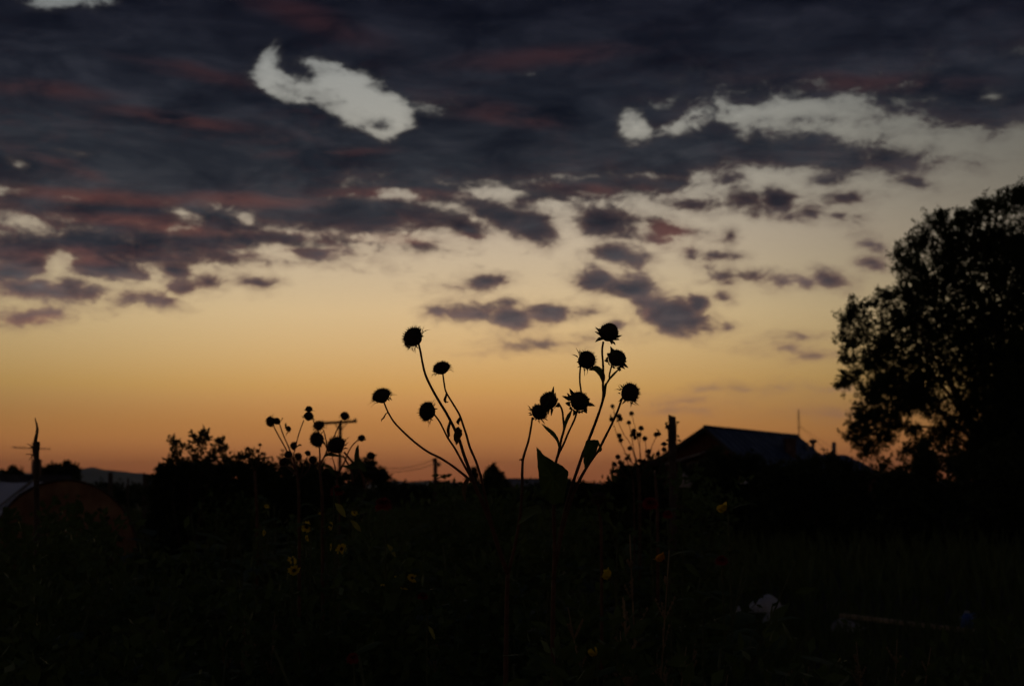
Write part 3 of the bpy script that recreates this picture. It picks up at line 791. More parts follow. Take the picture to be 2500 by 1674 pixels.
# ------------------------------------------------------------------ spent sunflower heads
def head_mesh(seed, bristle, bract_len, bract_w, nbr, back):
    """unit seed head, axis +Z: domed disc with bristles; returns (disc mesh, bract mesh)"""
    r_ = random.Random(seed)
    m = MB(); prof = [(.0, -.50), (.20, -.50), (.46, -.40), (.74, -.22), (.90, -.02), (.93, .14), (.84, .38), (.64, .58), (.36, .70), (.0, .74)]
    SG = 20
    for r, z in prof:
        for k in range(SG):
            t = 2 * math.pi * k / SG; j = .88 * (1 + r_.uniform(-.04, .04) + .07 * math.sin(2 * t + seed) + .05 * math.sin(3 * t + 2.1 * seed))
            m.v.append((r * j * math.cos(t), r * j * math.sin(t), z * (1 + r_.uniform(-.03, .03))))
    for i in range(len(prof) - 1):
        for k in range(SG):
            a = i * SG + k; b = i * SG + (k + 1) % SG
            m.f.append((a, b, b + SG, a + SG))
    N_ = 170
    for i in range(N_):
        c = 1 - (i + .5) / N_ * 1.12
        if c < -.12: break
        t = i * 2.39996
        s = math.sqrt(max(0, 1 - c * c))
        p = Vector((s * math.cos(t) * .82, s * math.sin(t) * .82, c * .66 + .03))
        d = (Vector((s * math.cos(t), s * math.sin(t), c * 1.1)) + Vector([r_.gauss(0, .16) for _ in range(3)])).normalized()
        L = bristle * r_.uniform(.45, 1.35); w = .05
        a = d.cross(Vector((.3, .2, .9))).normalized() * w; b = d.cross(a).normalized() * w
        p = p - d * .06
        m.add([p + a, p - a * .5 + b * .87, p - a * .5 - b * .87, p + d * (L + .06)], [(0, 1, 3), (1, 2, 3), (2, 0, 3)])
    bm = MB()
    for k in range(nbr):
        t = 2 * math.pi * (k + r_.uniform(-.3, .3)) / nbr
        row = k % 2
        o = Vector((math.cos(t), math.sin(t), 0)); side = Vector((-math.sin(t), math.cos(t), 0))
        L = bract_len * r_.uniform(.45, 1.35)
        curl = r_.uniform(-1.3, .5) if not back else r_.uniform(-.5, .7)
        p = o * (.66 + .12 * row) + Vector((0, 0, -.30 + .14 * row)); ang = .15 + r_.uniform(-.25, .35)
        pts, ws = [p], [bract_w * 1.0]
        for j in range(1, 6):
            ang += curl / 5
            p = p + (o * math.cos(ang) + Vector((0, 0, math.sin(ang))) + side * r_.uniform(-.12, .12)) * L / 5
            pts.append(p); ws.append(bract_w * (1.05, .95, .7, .42, .04)[j - 1])
        bm.leaf(pts, ws, side, .3)
    return m, bm


HEADS = {}
for kind, args in {'bristly': (.25, .62, .10, 17, False), 'starry': (.16, .62, .20, 17, True)}.items():
    for v in range(5):
        a, b = head_mesh(30 + v + (17 if kind == 'starry' else 0), *args)
        HEADS[kind, v] = (a.mesh('seed_head', M['head']), b.mesh('bracts', M['bract'] if kind == 'bristly' else M['bract_green'], True))
hc = 0


def seed_head(parent, x, y, r_px, d, axis, kind='bristly', squash=1.0, roll=None, toward=0.0):
    """axis: direction on the picture plane the face points to (degrees, 0 right, 90 up); toward: tilt to the viewer"""
    global hc
    hc += 1
    a, b = HEADS[kind, hc % 5]
    c = at(x, y, d); r = r_px / F * d
    t = math.radians(axis); tw = math.radians(toward)
    ax = Vector((math.cos(t) * math.cos(tw), -math.sin(tw), math.sin(t) * math.cos(tw)))
    q_ = ax.to_track_quat('Z', 'Y')
    o = bpy.data.objects.new('seed_head', a); C.objects.link(o); o.parent = parent
    mat = Matrix.Translation(c - parent_origin(parent)) @ q_.to_matrix().to_4x4() @ Matrix.Rotation(roll if roll is not None else hc * 1.7, 4, 'Z') @ Matrix.Diagonal((r * 1.2, r * 1.2, r * squash * 1.62, 1))
    o.matrix_local = mat
    s = bpy.data.objects.new('bracts', b); C.objects.link(s); s.parent = o
    return o


def stem(parent, pts, d, r0, r1, name='stem', mat=None, dj=None, seg=7):
    """pts: photo points from tip to foot; r in photo pixels"""
    n = len(pts)
    P3 = [at(x, y, d if dj is None else d + dj[0] + (dj[1] - dj[0]) * i / max(1, n - 1)) for i, (x, y) in enumerate(pts)]
    p = smooth_path(P3, 3); k = len(p)
    rr = [(r0 + (r1 - r0) * i / (k - 1)) / F * d * (1 + .10 * math.sin(i * 2.1) * (i % 5 == 0)) for i in range(k)]
    return MB().tube(p, rr, seg).build(name, mat or M['stem'], parent)


def leaf_px(parent, pts, ws, d, mat, side=(1, 0, 0), fold=.25, dj=(0, 0), name='leaf'):
    n = len(pts)
    P3 = [at(x, y, d + dj[0] + (dj[1] - dj[0]) * i / (n - 1)) for i, (x, y) in enumerate(pts)]
    p = smooth_path(P3, 3); k = len(p)
    w = np.interp(np.linspace(0, 1, k), np.linspace(0, 1, n), ws) / F * d
    return MB().leaf(p, list(w), side, fold).build(name, mat, parent)


def sheet_px(parent, poly, d, mat, rib=None, bend=.03, name='leaf', seed=0):
    """broad leaf from its outline: fan of facets round a slightly raised midrib, gently cupped"""
    r_ = random.Random(seed)
    n = len(poly)
    dense = []
    for i in range(n):
        (x0, y0), (x1, y1) = poly[i], poly[(i + 1) % n]
        for k in range(4):
            t = k / 4; dense.append((x0 + (x1 - x0) * t + r_.uniform(-.8, .8), y0 + (y1 - y0) * t + r_.uniform(-.8, .8)))
    cx = sum(p[0] for p in poly) / n; cy = sum(p[1] for p in poly) / n
    m = MB(); ringsn = 4; N_ = len(dense)
    m.v.append(tuple(at(cx, cy, d + bend)))
    for j in range(1, ringsn + 1):
        t = j / ringsn
        for (x, y) in dense:
            m.v.append(tuple(at(cx + (x - cx) * t, cy + (y - cy) * t, d + bend * (1 - t * t) + (.012 * math.sin((x + y) * .11) * t))))
    for k in range(N_): m.f.append((0, 1 + k, 1 + (k + 1) % N_))
    for j in range(ringsn - 1):
        for k in range(N_):
            a = 1 + j * N_ + k; b = 1 + j * N_ + (k + 1) % N_
            m.f.append((a, a + N_, b + N_, b))
    return m.build(name, mat, parent)


D = 3.0
# plant one: four heads leaning left and one straight stem
g1 = at(1236, 1674, D); pl = thing('sunflower_plant', (g1.x, g1.y, 0), 'dried sunflower with four bristly heads fanning left and one upright stem', 'sunflower', 'dried sunflowers in focus')
stem(pl, [(1151, 1160), (1160, 1185), (1180, 1230), (1203, 1290), (1220, 1345), (1240, 1400)], D, 5.0, 6.0)
stem(pl, [(1240, 1396), (1238, 1450), (1236, 1550), (1235, 1674), (1236, 1900), (1238, 2300), (1238, 2590)], D, 5.2, 8.0, 'main_stalk')
stem(pl, [(1022, 838), (1026.8, 859), (1031.4, 884.5), (1039, 915), (1054.4, 948), (1072, 979), (1087.5, 1004), (1099, 1025), (1110.5, 1048), (1122, 1074.5), (1131, 1104), (1141, 1132), (1152, 1164)], D, 2.6, 4.4)
stem(pl, [(1081, 910), (1084.4, 935.5), (1088.8, 956), (1102.8, 980), (1115.5, 1000.6), (1123, 1014.6), (1129.6, 1033.7), (1138.5, 1060.5), (1147.4, 1092), (1161.5, 1124), (1171.6, 1155), (1178, 1180), (1192, 1240), (1206, 1296)], D, 2.0, 3.6, dj=(-.03, 0))
stem(pl, [(1060, 1011), (1074.7, 1031), (1092.6, 1067), (1110.5, 1093.6), (1125.8, 1121.7), (1138.5, 1144.6), (1150, 1164)], D, 2.2, 3.2, dj=(.05, 0))
stem(pl, [(937, 980), (947, 1005), (962, 1029.5), (984, 1053), (1011, 1077.5), (1044, 1102), (1074, 1117), (1104.5, 1136.5), (1129, 1155.6), (1152, 1174)], D, 2.0, 3.4, dj=(-.05, 0))
seed_head(pl, 1012, 826, 26, D, 148, squash=.82, toward=15)
seed_head(pl, 1079, 901, 20, D - .03, 108, squash=.75, toward=10)
seed_head(pl, 1047, 1005, 22.5, D + .05, 168, squash=.85, toward=12)
seed_head(pl, 933, 969, 22, D - .05, 112, squash=.78, toward=10)
leaf_px(pl, [(1099, 1024), (1097, 1036), (1094, 1050), (1096, 1062), (1093, 1069)], [1.2, 3.2, 4.0, 3.0, .5], D - .02, M['leaf_dry'], fold=.8)
sheet_px(pl, [(1113, 1046), (1119, 1041), (1128, 1050), (1129, 1060), (1122, 1075), (1114, 1086), (1108, 1074), (1107, 1060)], D - .03, M['leaf_dry'], bend=.012, seed=2)
leaf_px(pl, [(1112, 1048), (1117, 1043), (1122, 1046)], [1.0, 1.4, 1.5], D - .02, M['leaf_dry'])
leaf_px(pl, [(1090, 956), (1089, 966), (1086, 976), (1090, 982), (1095, 980)], [1.4, 2.6, 3.6, 2.4, .4], D - .04, M['leaf_dry'], fold=.7)
leaf_px(pl, [(1124, 1016), (1121, 1024), (1118, 1030), (1121, 1037)], [1.5, 4.0, 4.2, .5], D - .03, M['leaf_dry'], fold=.7)
leaf_px(pl, [(948, 1007), (942, 1010), (937, 1019), (932, 1024), (931, 1029)], [.8, 1.4, 2.0, 1.6, .3], D - .05, M['leaf_dry'], fold=.6)
leaf_px(pl, [(1150, 1168), (1140, 1172), (1133, 1195), (1136, 1225)], [2.0, 5.0, 6.0, 1.0], D - .02, M['leaf_dry'], fold=.6)
# its upright stem
stem(pl, [(1300, 1018), (1296, 1045.5), (1290, 1077), (1281.6, 1103), (1276.4, 1125.8), (1275, 1157), (1275, 1189), (1270, 1255), (1256, 1335), (1240, 1402)], D, 2.4, 4.2, dj=(.04, 0))
seed_head(pl, 1315, 1008, 19.5, D + .04, 50, squash=.95, toward=40)
leaf_px(pl, [(1277, 1127), (1271, 1120), (1268, 1124)], [1.5, 3.0, .5], D, M['leaf_dry'], fold=.5)
leaf_px(pl, [(1264, 1280), (1285, 1262), (1310, 1245), (1322, 1252)], [2, 14, 16, 3], D - .05, M['leaf'], side=(.3, .5, 1), fold=.3, dj=(0, -.05))
leaf_px(pl, [(1318, 1250), (1320, 1270), (1314, 1296)], [4, 6, .8], D - .06, M['leaf'], fold=.3)

# plant two: the right-hand group
g2 = at(1350, 1674, D); pl2 = thing('sunflower_plant', (g2.x, g2.y, 0), 'dried sunflower with six heads on branching stems and a broad green leaf', 'sunflower', 'dried sunflowers in focus')
stem(pl2, [(1353, 1195), (1352, 1260), (1354, 1340), (1352, 1420)], D, 3.8, 5.5)
stem(pl2, [(1352, 1415), (1350, 1500), (1350, 1674), (1350, 1900), (1352, 2300), (1352, 2590)], D, 5.5, 8.0, 'main_stalk')
stem(pl2, [(1363, 983), (1372, 999.5), (1375, 1022.5), (1377, 1047), (1370.6, 1071), (1366, 1094), (1362, 1111.5), (1357.7, 1125.8), (1354.8, 1157), (1353, 1200)], D, 2.4, 3.9)
stem(pl2, [(1410, 1000), (1402, 1025), (1389, 1052.6), (1375, 1085.6), (1361, 1112)], D, 2.4, 2.8, dj=(.02, 0))
stem(pl2, [(1418, 888), (1415.6, 913.5), (1416, 936), (1418.5, 956), (1416, 985), (1409, 1006)], D + .02, 2.2, 2.4, dj=(.03, .0))
seed_head(pl2, 1343, 979, 22, D, 168, 'starry', toward=-35, squash=.95)
seed_head(pl2, 1413, 982, 23.5, D, 60, 'starry', toward=-50)
seed_head(pl2, 1428, 880, 21.5, D + .05, 20, 'bristly', toward=25)
leaf_px(pl2, [(1379, 1049), (1382, 1030), (1389, 1014), (1398, 998)], [1.0, 4.2, 4.6, .6], D - .02, M['leaf_big'], fold=.7)
leaf_px(pl2, [(1365, 1095), (1362, 1076), (1350, 1058), (1336, 1046), (1322, 1034)], [1.0, 3.4, 5.2, 4.0, .4], D - .02, M['leaf_big'], side=(.7, 0, 1), fold=.5)
sheet_px(pl2, [(1310, 1090), (1330, 1112), (1354, 1127), (1372, 1136), (1388, 1150), (1386, 1170), (1381, 1195), (1376, 1225), (1352, 1232), (1330, 1218), (1318, 1185), (1313, 1140)], D - .06, M['leaf_big'], bend=.05, seed=3)
# two long right-hand stems
stem(pl2, [(1473, 834), (1470, 856), (1472, 885), (1473, 913.5), (1472, 942), (1473, 959), (1471, 979), (1461, 1011), (1449.4, 1042.6), (1438, 1071), (1423.6, 1105.7), (1412, 1140), (1400.7, 1171.7), (1389, 1209), (1372, 1280), (1356, 1370), (1352, 1420)], D, 2.6, 4.6, dj=(.10, 0))
stem(pl2, [(1494, 890), (1488, 913.5), (1487.3, 926), (1479.6, 939), (1476.7, 962), (1472, 977)], D + .09, 2.0, 2.6)
stem(pl2, [(1519, 971), (1507, 1005), (1492.5, 1037), (1478, 1065.5), (1466.7, 1088.5), (1461, 1100), (1449.4, 1114), (1429, 1146), (1412, 1177), (1396, 1215), (1374, 1290), (1356, 1380)], D, 2.6, 4.4, dj=(.06, 0))
seed_head(pl2, 1485, 815, 23, D + .10, 70, 'starry', toward=35)
seed_head(pl2, 1504, 877, 21.5, D + .09, 50, 'starry', toward=-40)
seed_head(pl2, 1534, 961, 22.5, D + .06, 38, 'bristly', toward=30)
leaf_px(pl2, [(1476, 962), (1478, 946), (1484, 934), (1500, 914), (1517, 895)], [1.0, 3.2, 4.2, 3.6, .6], D + .07, M['leaf_big'], side=(.7, 0, 1), fold=.8)
leaf_px(pl2, [(1472, 938), (1472, 922), (1466, 908), (1454, 899), (1438, 903)], [1.6, 6.5, 8.5, 7.5, 1.0], D + .08, M['leaf_big'], side=(.8, 0, 1), fold=.3)
sheet_px(pl2, [(1431, 1075), (1446, 1073), (1461, 1074), (1463, 1084), (1455, 1102), (1446, 1118), (1428, 1143), (1424, 1125), (1424, 1105)], D - .01, M['leaf_big'], bend=.02, seed=5)
leaf_px(pl2, [(1459, 1075), (1464, 1088), (1466, 1097), (1459, 1103)], [2.0, 2.4, 4.0, 2.0], D, M['leaf_big'], fold=.5)

# ------------------------------------------------------------------ second, softer cluster further back on the left
def small_plant(label, base_px, d, heads, stems, leaves, mat_leaf='leaf', group=None):
    b = at(base_px[0], base_px[1], d)
    o = thing('sunflower_plant', (b.x, b.y, 0), label, 'sunflower', group)
    for s in stems: stem(o, s[0], d, s[1], s[2], dj=(random.uniform(-.12, .12), 0))
    stem(o, [base_px, (base_px[0] + 6, base_px[1] + 160), (base_px[0] + 3, 1190 + CAM_H / d * F)], d, 3.4, 5, 'main_stalk')
    for h in heads: seed_head(o, h[0], h[1], h[2], d + random.uniform(-.06, .06), h[3], h[4], toward=h[5], squash=.9)
    for pts, ws in leaves: leaf_px(o, pts, ws, d - .04, M[mat_leaf], side=(.6, .2, 1), fold=.4)
    return o


D2 = 5.0
B2 = 'blurred sunflowers on the left'
small_plant('blurred sunflower with a cluster of small drooping heads left of the pole', (725, 1150), D2,
            [(663, 1028, 12, 190, 'bristly', 10), (675, 1029, 9, 60, 'starry', 0), (703, 1047, 7, 30, 'starry', 0), (719, 1088, 9, 170, 'bristly', 20), (704, 1110, 9, 120, 'starry', 0),
             (727, 1115, 9, 40, 'bristly', 30), (751, 1107, 7, 60, 'starry', 0), (764, 1123, 9.5, 60, 'bristly', 40), (693, 1128, 10, 150, 'bristly', 30)],
            [([(667, 1038), (685, 1072), (704, 1107), (718, 1140), (725, 1155)], 1.5, 2.2), ([(683, 1036), (692, 1062), (705, 1092), (718, 1128), (725, 1150)], 1.4, 2.2),
             ([(721, 1095), (717, 1110), (720, 1135), (725, 1150)], 1.2, 1.8), ([(760, 1130), (750, 1150), (730, 1170)], 1.2, 1.8), ([(752, 1112), (742, 1130), (738, 1150), (728, 1170)], 1.0, 1.6),
             ([(696, 1135), (708, 1146), (724, 1160)], 1.2, 1.6), ([(704, 1052), (698, 1062)], 1.0, 1.0)],
            [([(684, 1032), (690, 1022), (691, 1019)], [1, 3.0, .4]), ([(697, 1046), (698, 1036), (697, 1031)], [1, 2.6, .3]), ([(725, 1090), (732, 1086), (737, 1087)], [1, 2.6, .4])], group=B2)
small_plant('blurred sunflower with two stacked heads and large dark leaves beside the crossbar pole', (782, 1160), D2 - .3,
            [(753, 1018, 12, 80, 'starry', 0), (754, 1000, 8.5, 90, 'starry', 0), (778, 1041, 12.5, 90, 'bristly', 20), (777, 1071, 18, 200, 'bristly', 15), (823, 1090, 22, 130, 'bristly', 30)],
            [([(742, 1025), (732, 1052), (724, 1080), (722, 1090)], 1.3, 1.6), ([(765, 1026), (782, 1062), (794, 1085), (806, 1108)], 1.5, 1.8), ([(780, 1088), (781, 1110), (781, 1135), (782, 1165)], 1.8, 2.8),
             ([(790, 1050), (796, 1075), (798, 1098), (784, 1130)], 1.4, 1.6), ([(840, 1103), (856, 1122), (874, 1142), (885, 1160), (890, 1190)], 2.4, 3.2), ([(838, 1112), (848, 1130), (858, 1150), (862, 1180)], 1.8, 2.4)],
            [([(874, 1142), (872, 1120), (873, 1098), (875, 1084)], [3.0, 7.0, 5.0, .5]), ([(836, 1137), (856, 1140), (876, 1134), (893, 1150)], [1.0, 6.0, 12, 3]), ([(784, 1128), (796, 1112), (812, 1110), (846, 1117)], [1.0, 2.6, 4.2, .6]),
             ([(779, 1137), (796, 1136), (808, 1141), (816, 1150)], [.6, 3.4, 3.2, .6])], group=B2)
small_plant('blurred sunflower with small round heads nodding right of the crossbar pole', (822, 1170), D2 + .3,
            [(841, 1017, 10.5, 70, 'bristly', 10), (883, 1071, 8.5, 100, 'bristly', 0), (905, 1114, 9.5, 80, 'bristly', 20), (844, 1163, 9, 90, 'starry', 0)],
            [([(835, 1024), (820, 1055), (806, 1092), (790, 1118), (784, 1130)], 1.4, 2.0), ([(876, 1072), (862, 1085), (850, 1104), (842, 1125), (832, 1145), (822, 1172)], 1.4, 2.2), ([(898, 1116), (888, 1126), (880, 1142), (866, 1170)], 1.3, 2.0),
             ([(797, 1040), (800, 1030)], .8, .8), ([(812, 1118), (818, 1140), (821, 1165)], 1.2, 1.8)],
            [([(822, 1165), (810, 1150), (800, 1142)], [.8, 4, .6])], group=B2)
small_plant('faint far sunflower sprigs at the left end of the hedge', (622, 1150), 9.0,
            [(605, 1095, 4.5, 90, 'bristly', 0), (635, 1086, 4, 90, 'bristly', 0), (629, 1101, 5, 60, 'starry', 0), (640, 1107, 4, 60, 'starry', 0)],
            [([(605, 1098), (610, 1120), (620, 1150)], .8, 1.2), ([(635, 1089), (630, 1110), (622, 1150)], .8, 1.2), ([(640, 1109), (634, 1125), (624, 1150)], .8, 1.2)], [], group=None)

# fine seed sprays on the right, well out of focus
D3 = 8.0
spray_defs = [
    ('thin seed spray with tiny heads left of the wooden post', (1556, 1139), [(1495, 992), (1511, 1016), (1494, 1024), (1514, 1023), (1516, 1075), (1511, 1064), (1537, 1095)],
     [[(1495, 992), (1506, 1020), (1522, 1058), (1540, 1085), (1556, 1139)], [(1494, 1024), (1506, 1060), (1520, 1090), (1535, 1120), (1556, 1139)], [(1511, 1016), (1505, 1030)], [(1516, 1075), (1518, 1086)]]),
    ('upright seed spray with tiny heads nearest the post', (1560, 1141), [(1542, 1010), (1535, 1032), (1547, 1053), (1546, 1061), (1565, 1046), (1551, 1069), (1561, 1062), (1575, 1071), (1608, 1060), (1602, 1061), (1562, 1125), (1572, 1126)],
     [[(1542, 1010), (1550, 1040), (1558, 1075), (1564, 1110), (1562, 1141)], [(1535, 1032), (1543, 1070), (1548, 1100), (1556, 1139)], [(1565, 1046), (1562, 1085), (1563, 1120)], [(1575, 1071), (1577, 1100), (1574, 1140)], [(1608, 1060), (1595, 1080), (1585, 1110), (1576, 1140)]]),
    ('low seed spray with tiny heads over the rising shrub', (1545, 1170), [(1509, 1116), (1499, 1133), (1514, 1130), (1530, 1120), (1583, 1103), (1582, 1114), (1607, 1108), (1621, 1098), (1621, 1084), (1630, 1043)],
     [[(1509, 1116), (1514, 1140), (1530, 1165)], [(1499, 1133), (1512, 1155), (1530, 1168)], [(1530, 1120), (1540, 1150), (1545, 1170)], [(1583, 1103), (1578, 1130), (1560, 1165)], [(1607, 1108), (1600, 1130), (1580, 1165)], [(1621, 1084), (1618, 1115), (1606, 1160)], [(1630, 1043), (1632, 1080), (1626, 1150)]]),
]
for lab, bp, hs, ss in spray_defs:
    b = at(bp[0], bp[1], D3)
    o = thing('seed_spray', (b.x, b.y, 0), lab, 'plant', 'seed sprays by the post')
    for s in ss: stem(o, s, D3, .75, 1.1, dj=(random.uniform(-.2, .2), 0), seg=5)
    stem(o, [bp, (bp[0] + 4, bp[1] + 120), (bp[0], 1190 + CAM_H / D3 * F)], D3, 1.6, 2.4, 'main_stalk', seg=6)
    for (x, y) in hs: seed_head(o, x, y, random.uniform(4.6, 6.0), D3, random.uniform(40, 140), 'bristly', toward=20)
    for _ in range(5):
        s = random.choice(ss); x, y = random.choice(s)
        leaf_px(o, [(x, y), (x + random.uniform(-8, 8), y - 8), (x + random.uniform(-10, 10), y - 14)], [.6, 2.2, .3], D3, M['leaf'])

# ------------------------------------------------------------------ stakes, poles, aerial, wires
d = 6.0
st0 = at(88, 1380, d)
stk = thing('wooden_stake', (st0.x, st0.y, 0), 'weathered wooden stake with a thin bent splinter on top at left', 'stake')
pts = [(97, 1190 + CAM_H / d * F), (93, 1500), (90, 1300), (89.5, 1180), (90, 1130), (88.5, 1100), (90, 1078)]
P3 = [at(x, y, d) for x, y in pts]
MB().tube(smooth_path(P3, 3), [r / F * d for r in np.interp(np.linspace(0, 1, 19), [0, .35, .6, .75, .9, 1], [7.5, 7.2, 6.4, 6.2, 8.8, 7.8])], 9).build('shaft', M['wood'], stk)
MB().tube(smooth_path([at(x, y, d) for x, y in [(86, 1092), (87, 1072), (91, 1052), (90, 1038), (87, 1026), (85.5, 1019)]], 3), [r / F * d for r in np.linspace(5.4, .5, 16)], 7).build('splinter', M['wood'], stk)
for a, b in (((82, 1094), (64, 1082)), ((83, 1096), (70, 1092)), ((84, 1108), (70, 1124)), ((83, 1112), (63, 1108))):
    MB().tube([at(*a, d), at((a[0] + b[0]) / 2, (a[1] + b[1]) / 2 - 2, d), at(*b, d)], [1.6 / F * d, 1.2 / F * d, .4 / F * d], 5).build('twig', M['wood'], stk)

d = 58
m0 = at(80, 1093, d)
aer = thing('roof_aerial', (m0.x, m0.y, 0), 'thin television aerial seen faintly behind the wooden stake', 'antenna')
MB().tube([(m0.x, m0.y, 0), (m0.x, m0.y, m0.z + .25)], .03, 6).build('mast', M['metal'], aer)
MB().tube([at(36, 1092, d), at(122, 1095.5, d)], .02, 6).build('boom', M['metal'], aer)
for k in range(7):
    x = 40 + 13 * k; p = at(x, 1092 + .04 * (x - 36), d)
    MB().tube([p + Vector((0, -.5 + .04 * k, 0)), p + Vector((0, .5 - .04 * k, 0))], .02, 5).build('element', M['metal'], aer)

d = 10.0
p0 = at(1644, 1300, d)
post = thing('wooden_post', (p0.x, p0.y, 0), 'upright flat-topped wooden post in front of the house gable', 'post')
m_ = MB()
tp = at(1644, 1012, d)
levels = [(0, .032), (.3, .030), (.7, .029), (1.0, .0265), (1.4, .0255), (1.75, .027), (tp.z - .012, .0265)]
for i, (z, r) in enumerate(levels):
    lean_ = (z / tp.z) * (tp.x - p0.x)
    for k in range(8):
        t = 2 * math.pi * (k + .5) / 8
        m_.v.append((p0.x + lean_ + r * math.cos(t) * 1.06, p0.y + r * math.sin(t), z + (.014 * (k in (2, 3, 4)) + random.uniform(-.006, .006) if i == len(levels) - 1 else 0)))
for i in range(len(levels) - 1):
    for k in range(8):
        a = i * 8 + k; b = i * 8 + (k + 1) % 8
        m_.f.append((a, b, b + 8, a + 8))
m_.f.append(tuple((len(levels) - 1) * 8 + k for k in range(8)))
m_.build('shaft', M['wood'], post)
vine = thing('climbing_vine', (p0.x + .03, p0.y - .04, 0), 'sparse vine with small leaves clinging to the flat-topped post', 'vine')
vp = [at(x, y, d - .06) for x, y in [(1650, 1400), (1640, 1300), (1654, 1220), (1643, 1160), (1653, 1100), (1651, 1060), (1652, 1028)]]
vp.insert(0, Vector((p0.x + .03, p0.y - .05, 0)))
MB().tube(smooth_path(vp, 4), .0025, 5).build('stem', M['stem'], vine)
for (x, y, dx, dy) in [(1652, 1030, 7, 1), (1653, 1062, 5, 6), (1654, 1074, 9, 2), (1634, 1074, -9, 0), (1630, 1082, -6, 4), (1653, 1085, 6, 6), (1622, 1083, -10, 2), (1628, 1112, -7, 2), (1655, 1130, 9, 5), (1634, 1150, -9, 6), (1655, 1170, 9, 4)]:
    leaf_px(vine, [(x, y), (x + dx * .5, y + dy * .4), (x + dx, y + dy)], [.8, 3.6, .4], d - .07, M['leaf'], side=(.3, .3, 1))


def pole(name, label, x, ytop, d, r, parts):
    t = at(x, ytop, d)
    o = thing(name, (t.x, t.y, 0), label, 'pole')
    MB().tube([(t.x, t.y, 0), (t.x, t.y, t.z * .5), (t.x, t.y, t.z)], [r * 1.15, r * 1.05, r], 10).build('shaft', M['wood_dark'], o)
    for nm, pts_, rr, mt_ in parts: MB().tube([at(px_, py_, d) for px_, py_ in pts_], rr, 7).build(nm, mt_, o)
    return o


pole('utility_pole', 'thick utility pole right of the small sunflower cluster carrying sagging wires', 1063, 1117, 60, .085,
     [('bracket', [(1060, 1136), (1073, 1134)], .05, M['metal']), ('insulator', [(1072, 1138), (1072, 1128)], .06, M['trim']), ('bracket', [(1066, 1124), (1058, 1124)], .04, M['metal']), ('insulator', [(1057, 1127), (1057, 1120)], .05, M['trim'])])
pole('utility_pole', 'tall thin pole with a wide crossbar behind the small sunflowers', 831, 1026, 48, .055,
     [('crossbar', [(783, 1033), (871, 1028)], .05, M['wood_dark']), ('brace', [(816, 1031), (830, 1050)], .02, M['metal']), ('brace', [(848, 1030), (833, 1050)], .02, M['metal']),
      ('insulator', [(787, 1033), (787, 1026)], .045, M['trim']), ('insulator', [(867, 1028), (867, 1021)], .045, M['trim'])])
# sagging wires between the poles
for k, (ya, yb, sag, lab) in enumerate([(1112, 1119, 26, 'upper sagging wire running left from the thick utility pole'), (1136, 1126, 20, 'lower sagging wire running left from the thick utility pole')]):
    pa, pb = at(831, ya, 48), at(1058 + 13 * k, yb + 2, 60)
    pts = [pa.lerp(pb, t) - Vector((0, 0, sag / F * 54 * 4 * t * (1 - t))) for t in np.linspace(0, 1, 25)]
    o = MB().tube(pts, .012, 5).build('power_line', M['wire'], origin=pa)
    tag(o, lab, 'wire', 'wires between the poles')

# fence posts on the left plot, mid distance
FP = [(270, 1153, 34, .055, 'thicker dark fence post left of the feathery bush, against the hills'), (360, 1158, 34, .06, 'short stout fence post beside the feathery bush'),
      (352, 1154, 36, .03, 'thin stake just left of the stout fence post'), (313, 1166, 38, .025, 'thin short stake midway before the far hills')]
for x, yt, d, r, lab in FP:
    t = at(x, yt, d)
    o = thing('fence_post', (t.x, t.y, 0), lab, 'post', 'fence posts before the far hills')
    MB().tube([(t.x, t.y, 0), (t.x + .01, t.y, t.z * .55), (t.x, t.y, t.z - .02), (t.x, t.y, t.z)], [r * 1.1, r, r, r * .7], 8).build('shaft', M['wood_dark'], o)
    MB().tube([(t.x - r * 1.06, t.y, t.z * .8), (t.x + r * 1.06, t.y, t.z * .8 + .02)], r * .3, 5).build('tie', M['wire'], o)
t = at(1501, 1168, 14)
o = thing('fence_post', (t.x, t.y, 0), 'small dark stake on the slope under the right sunflower head', 'post')
MB().tube([(t.x, t.y, 0), (t.x, t.y, t.z - .02), (t.x, t.y, t.z)], [.014, .013, .008], 7).build('shaft', M['wood_dark'], o)
MB().tube([(t.x - .012, t.y, t.z * .7), (t.x + .012, t.y, t.z * .72)], .004, 5).build('tie', M['wire'], o)


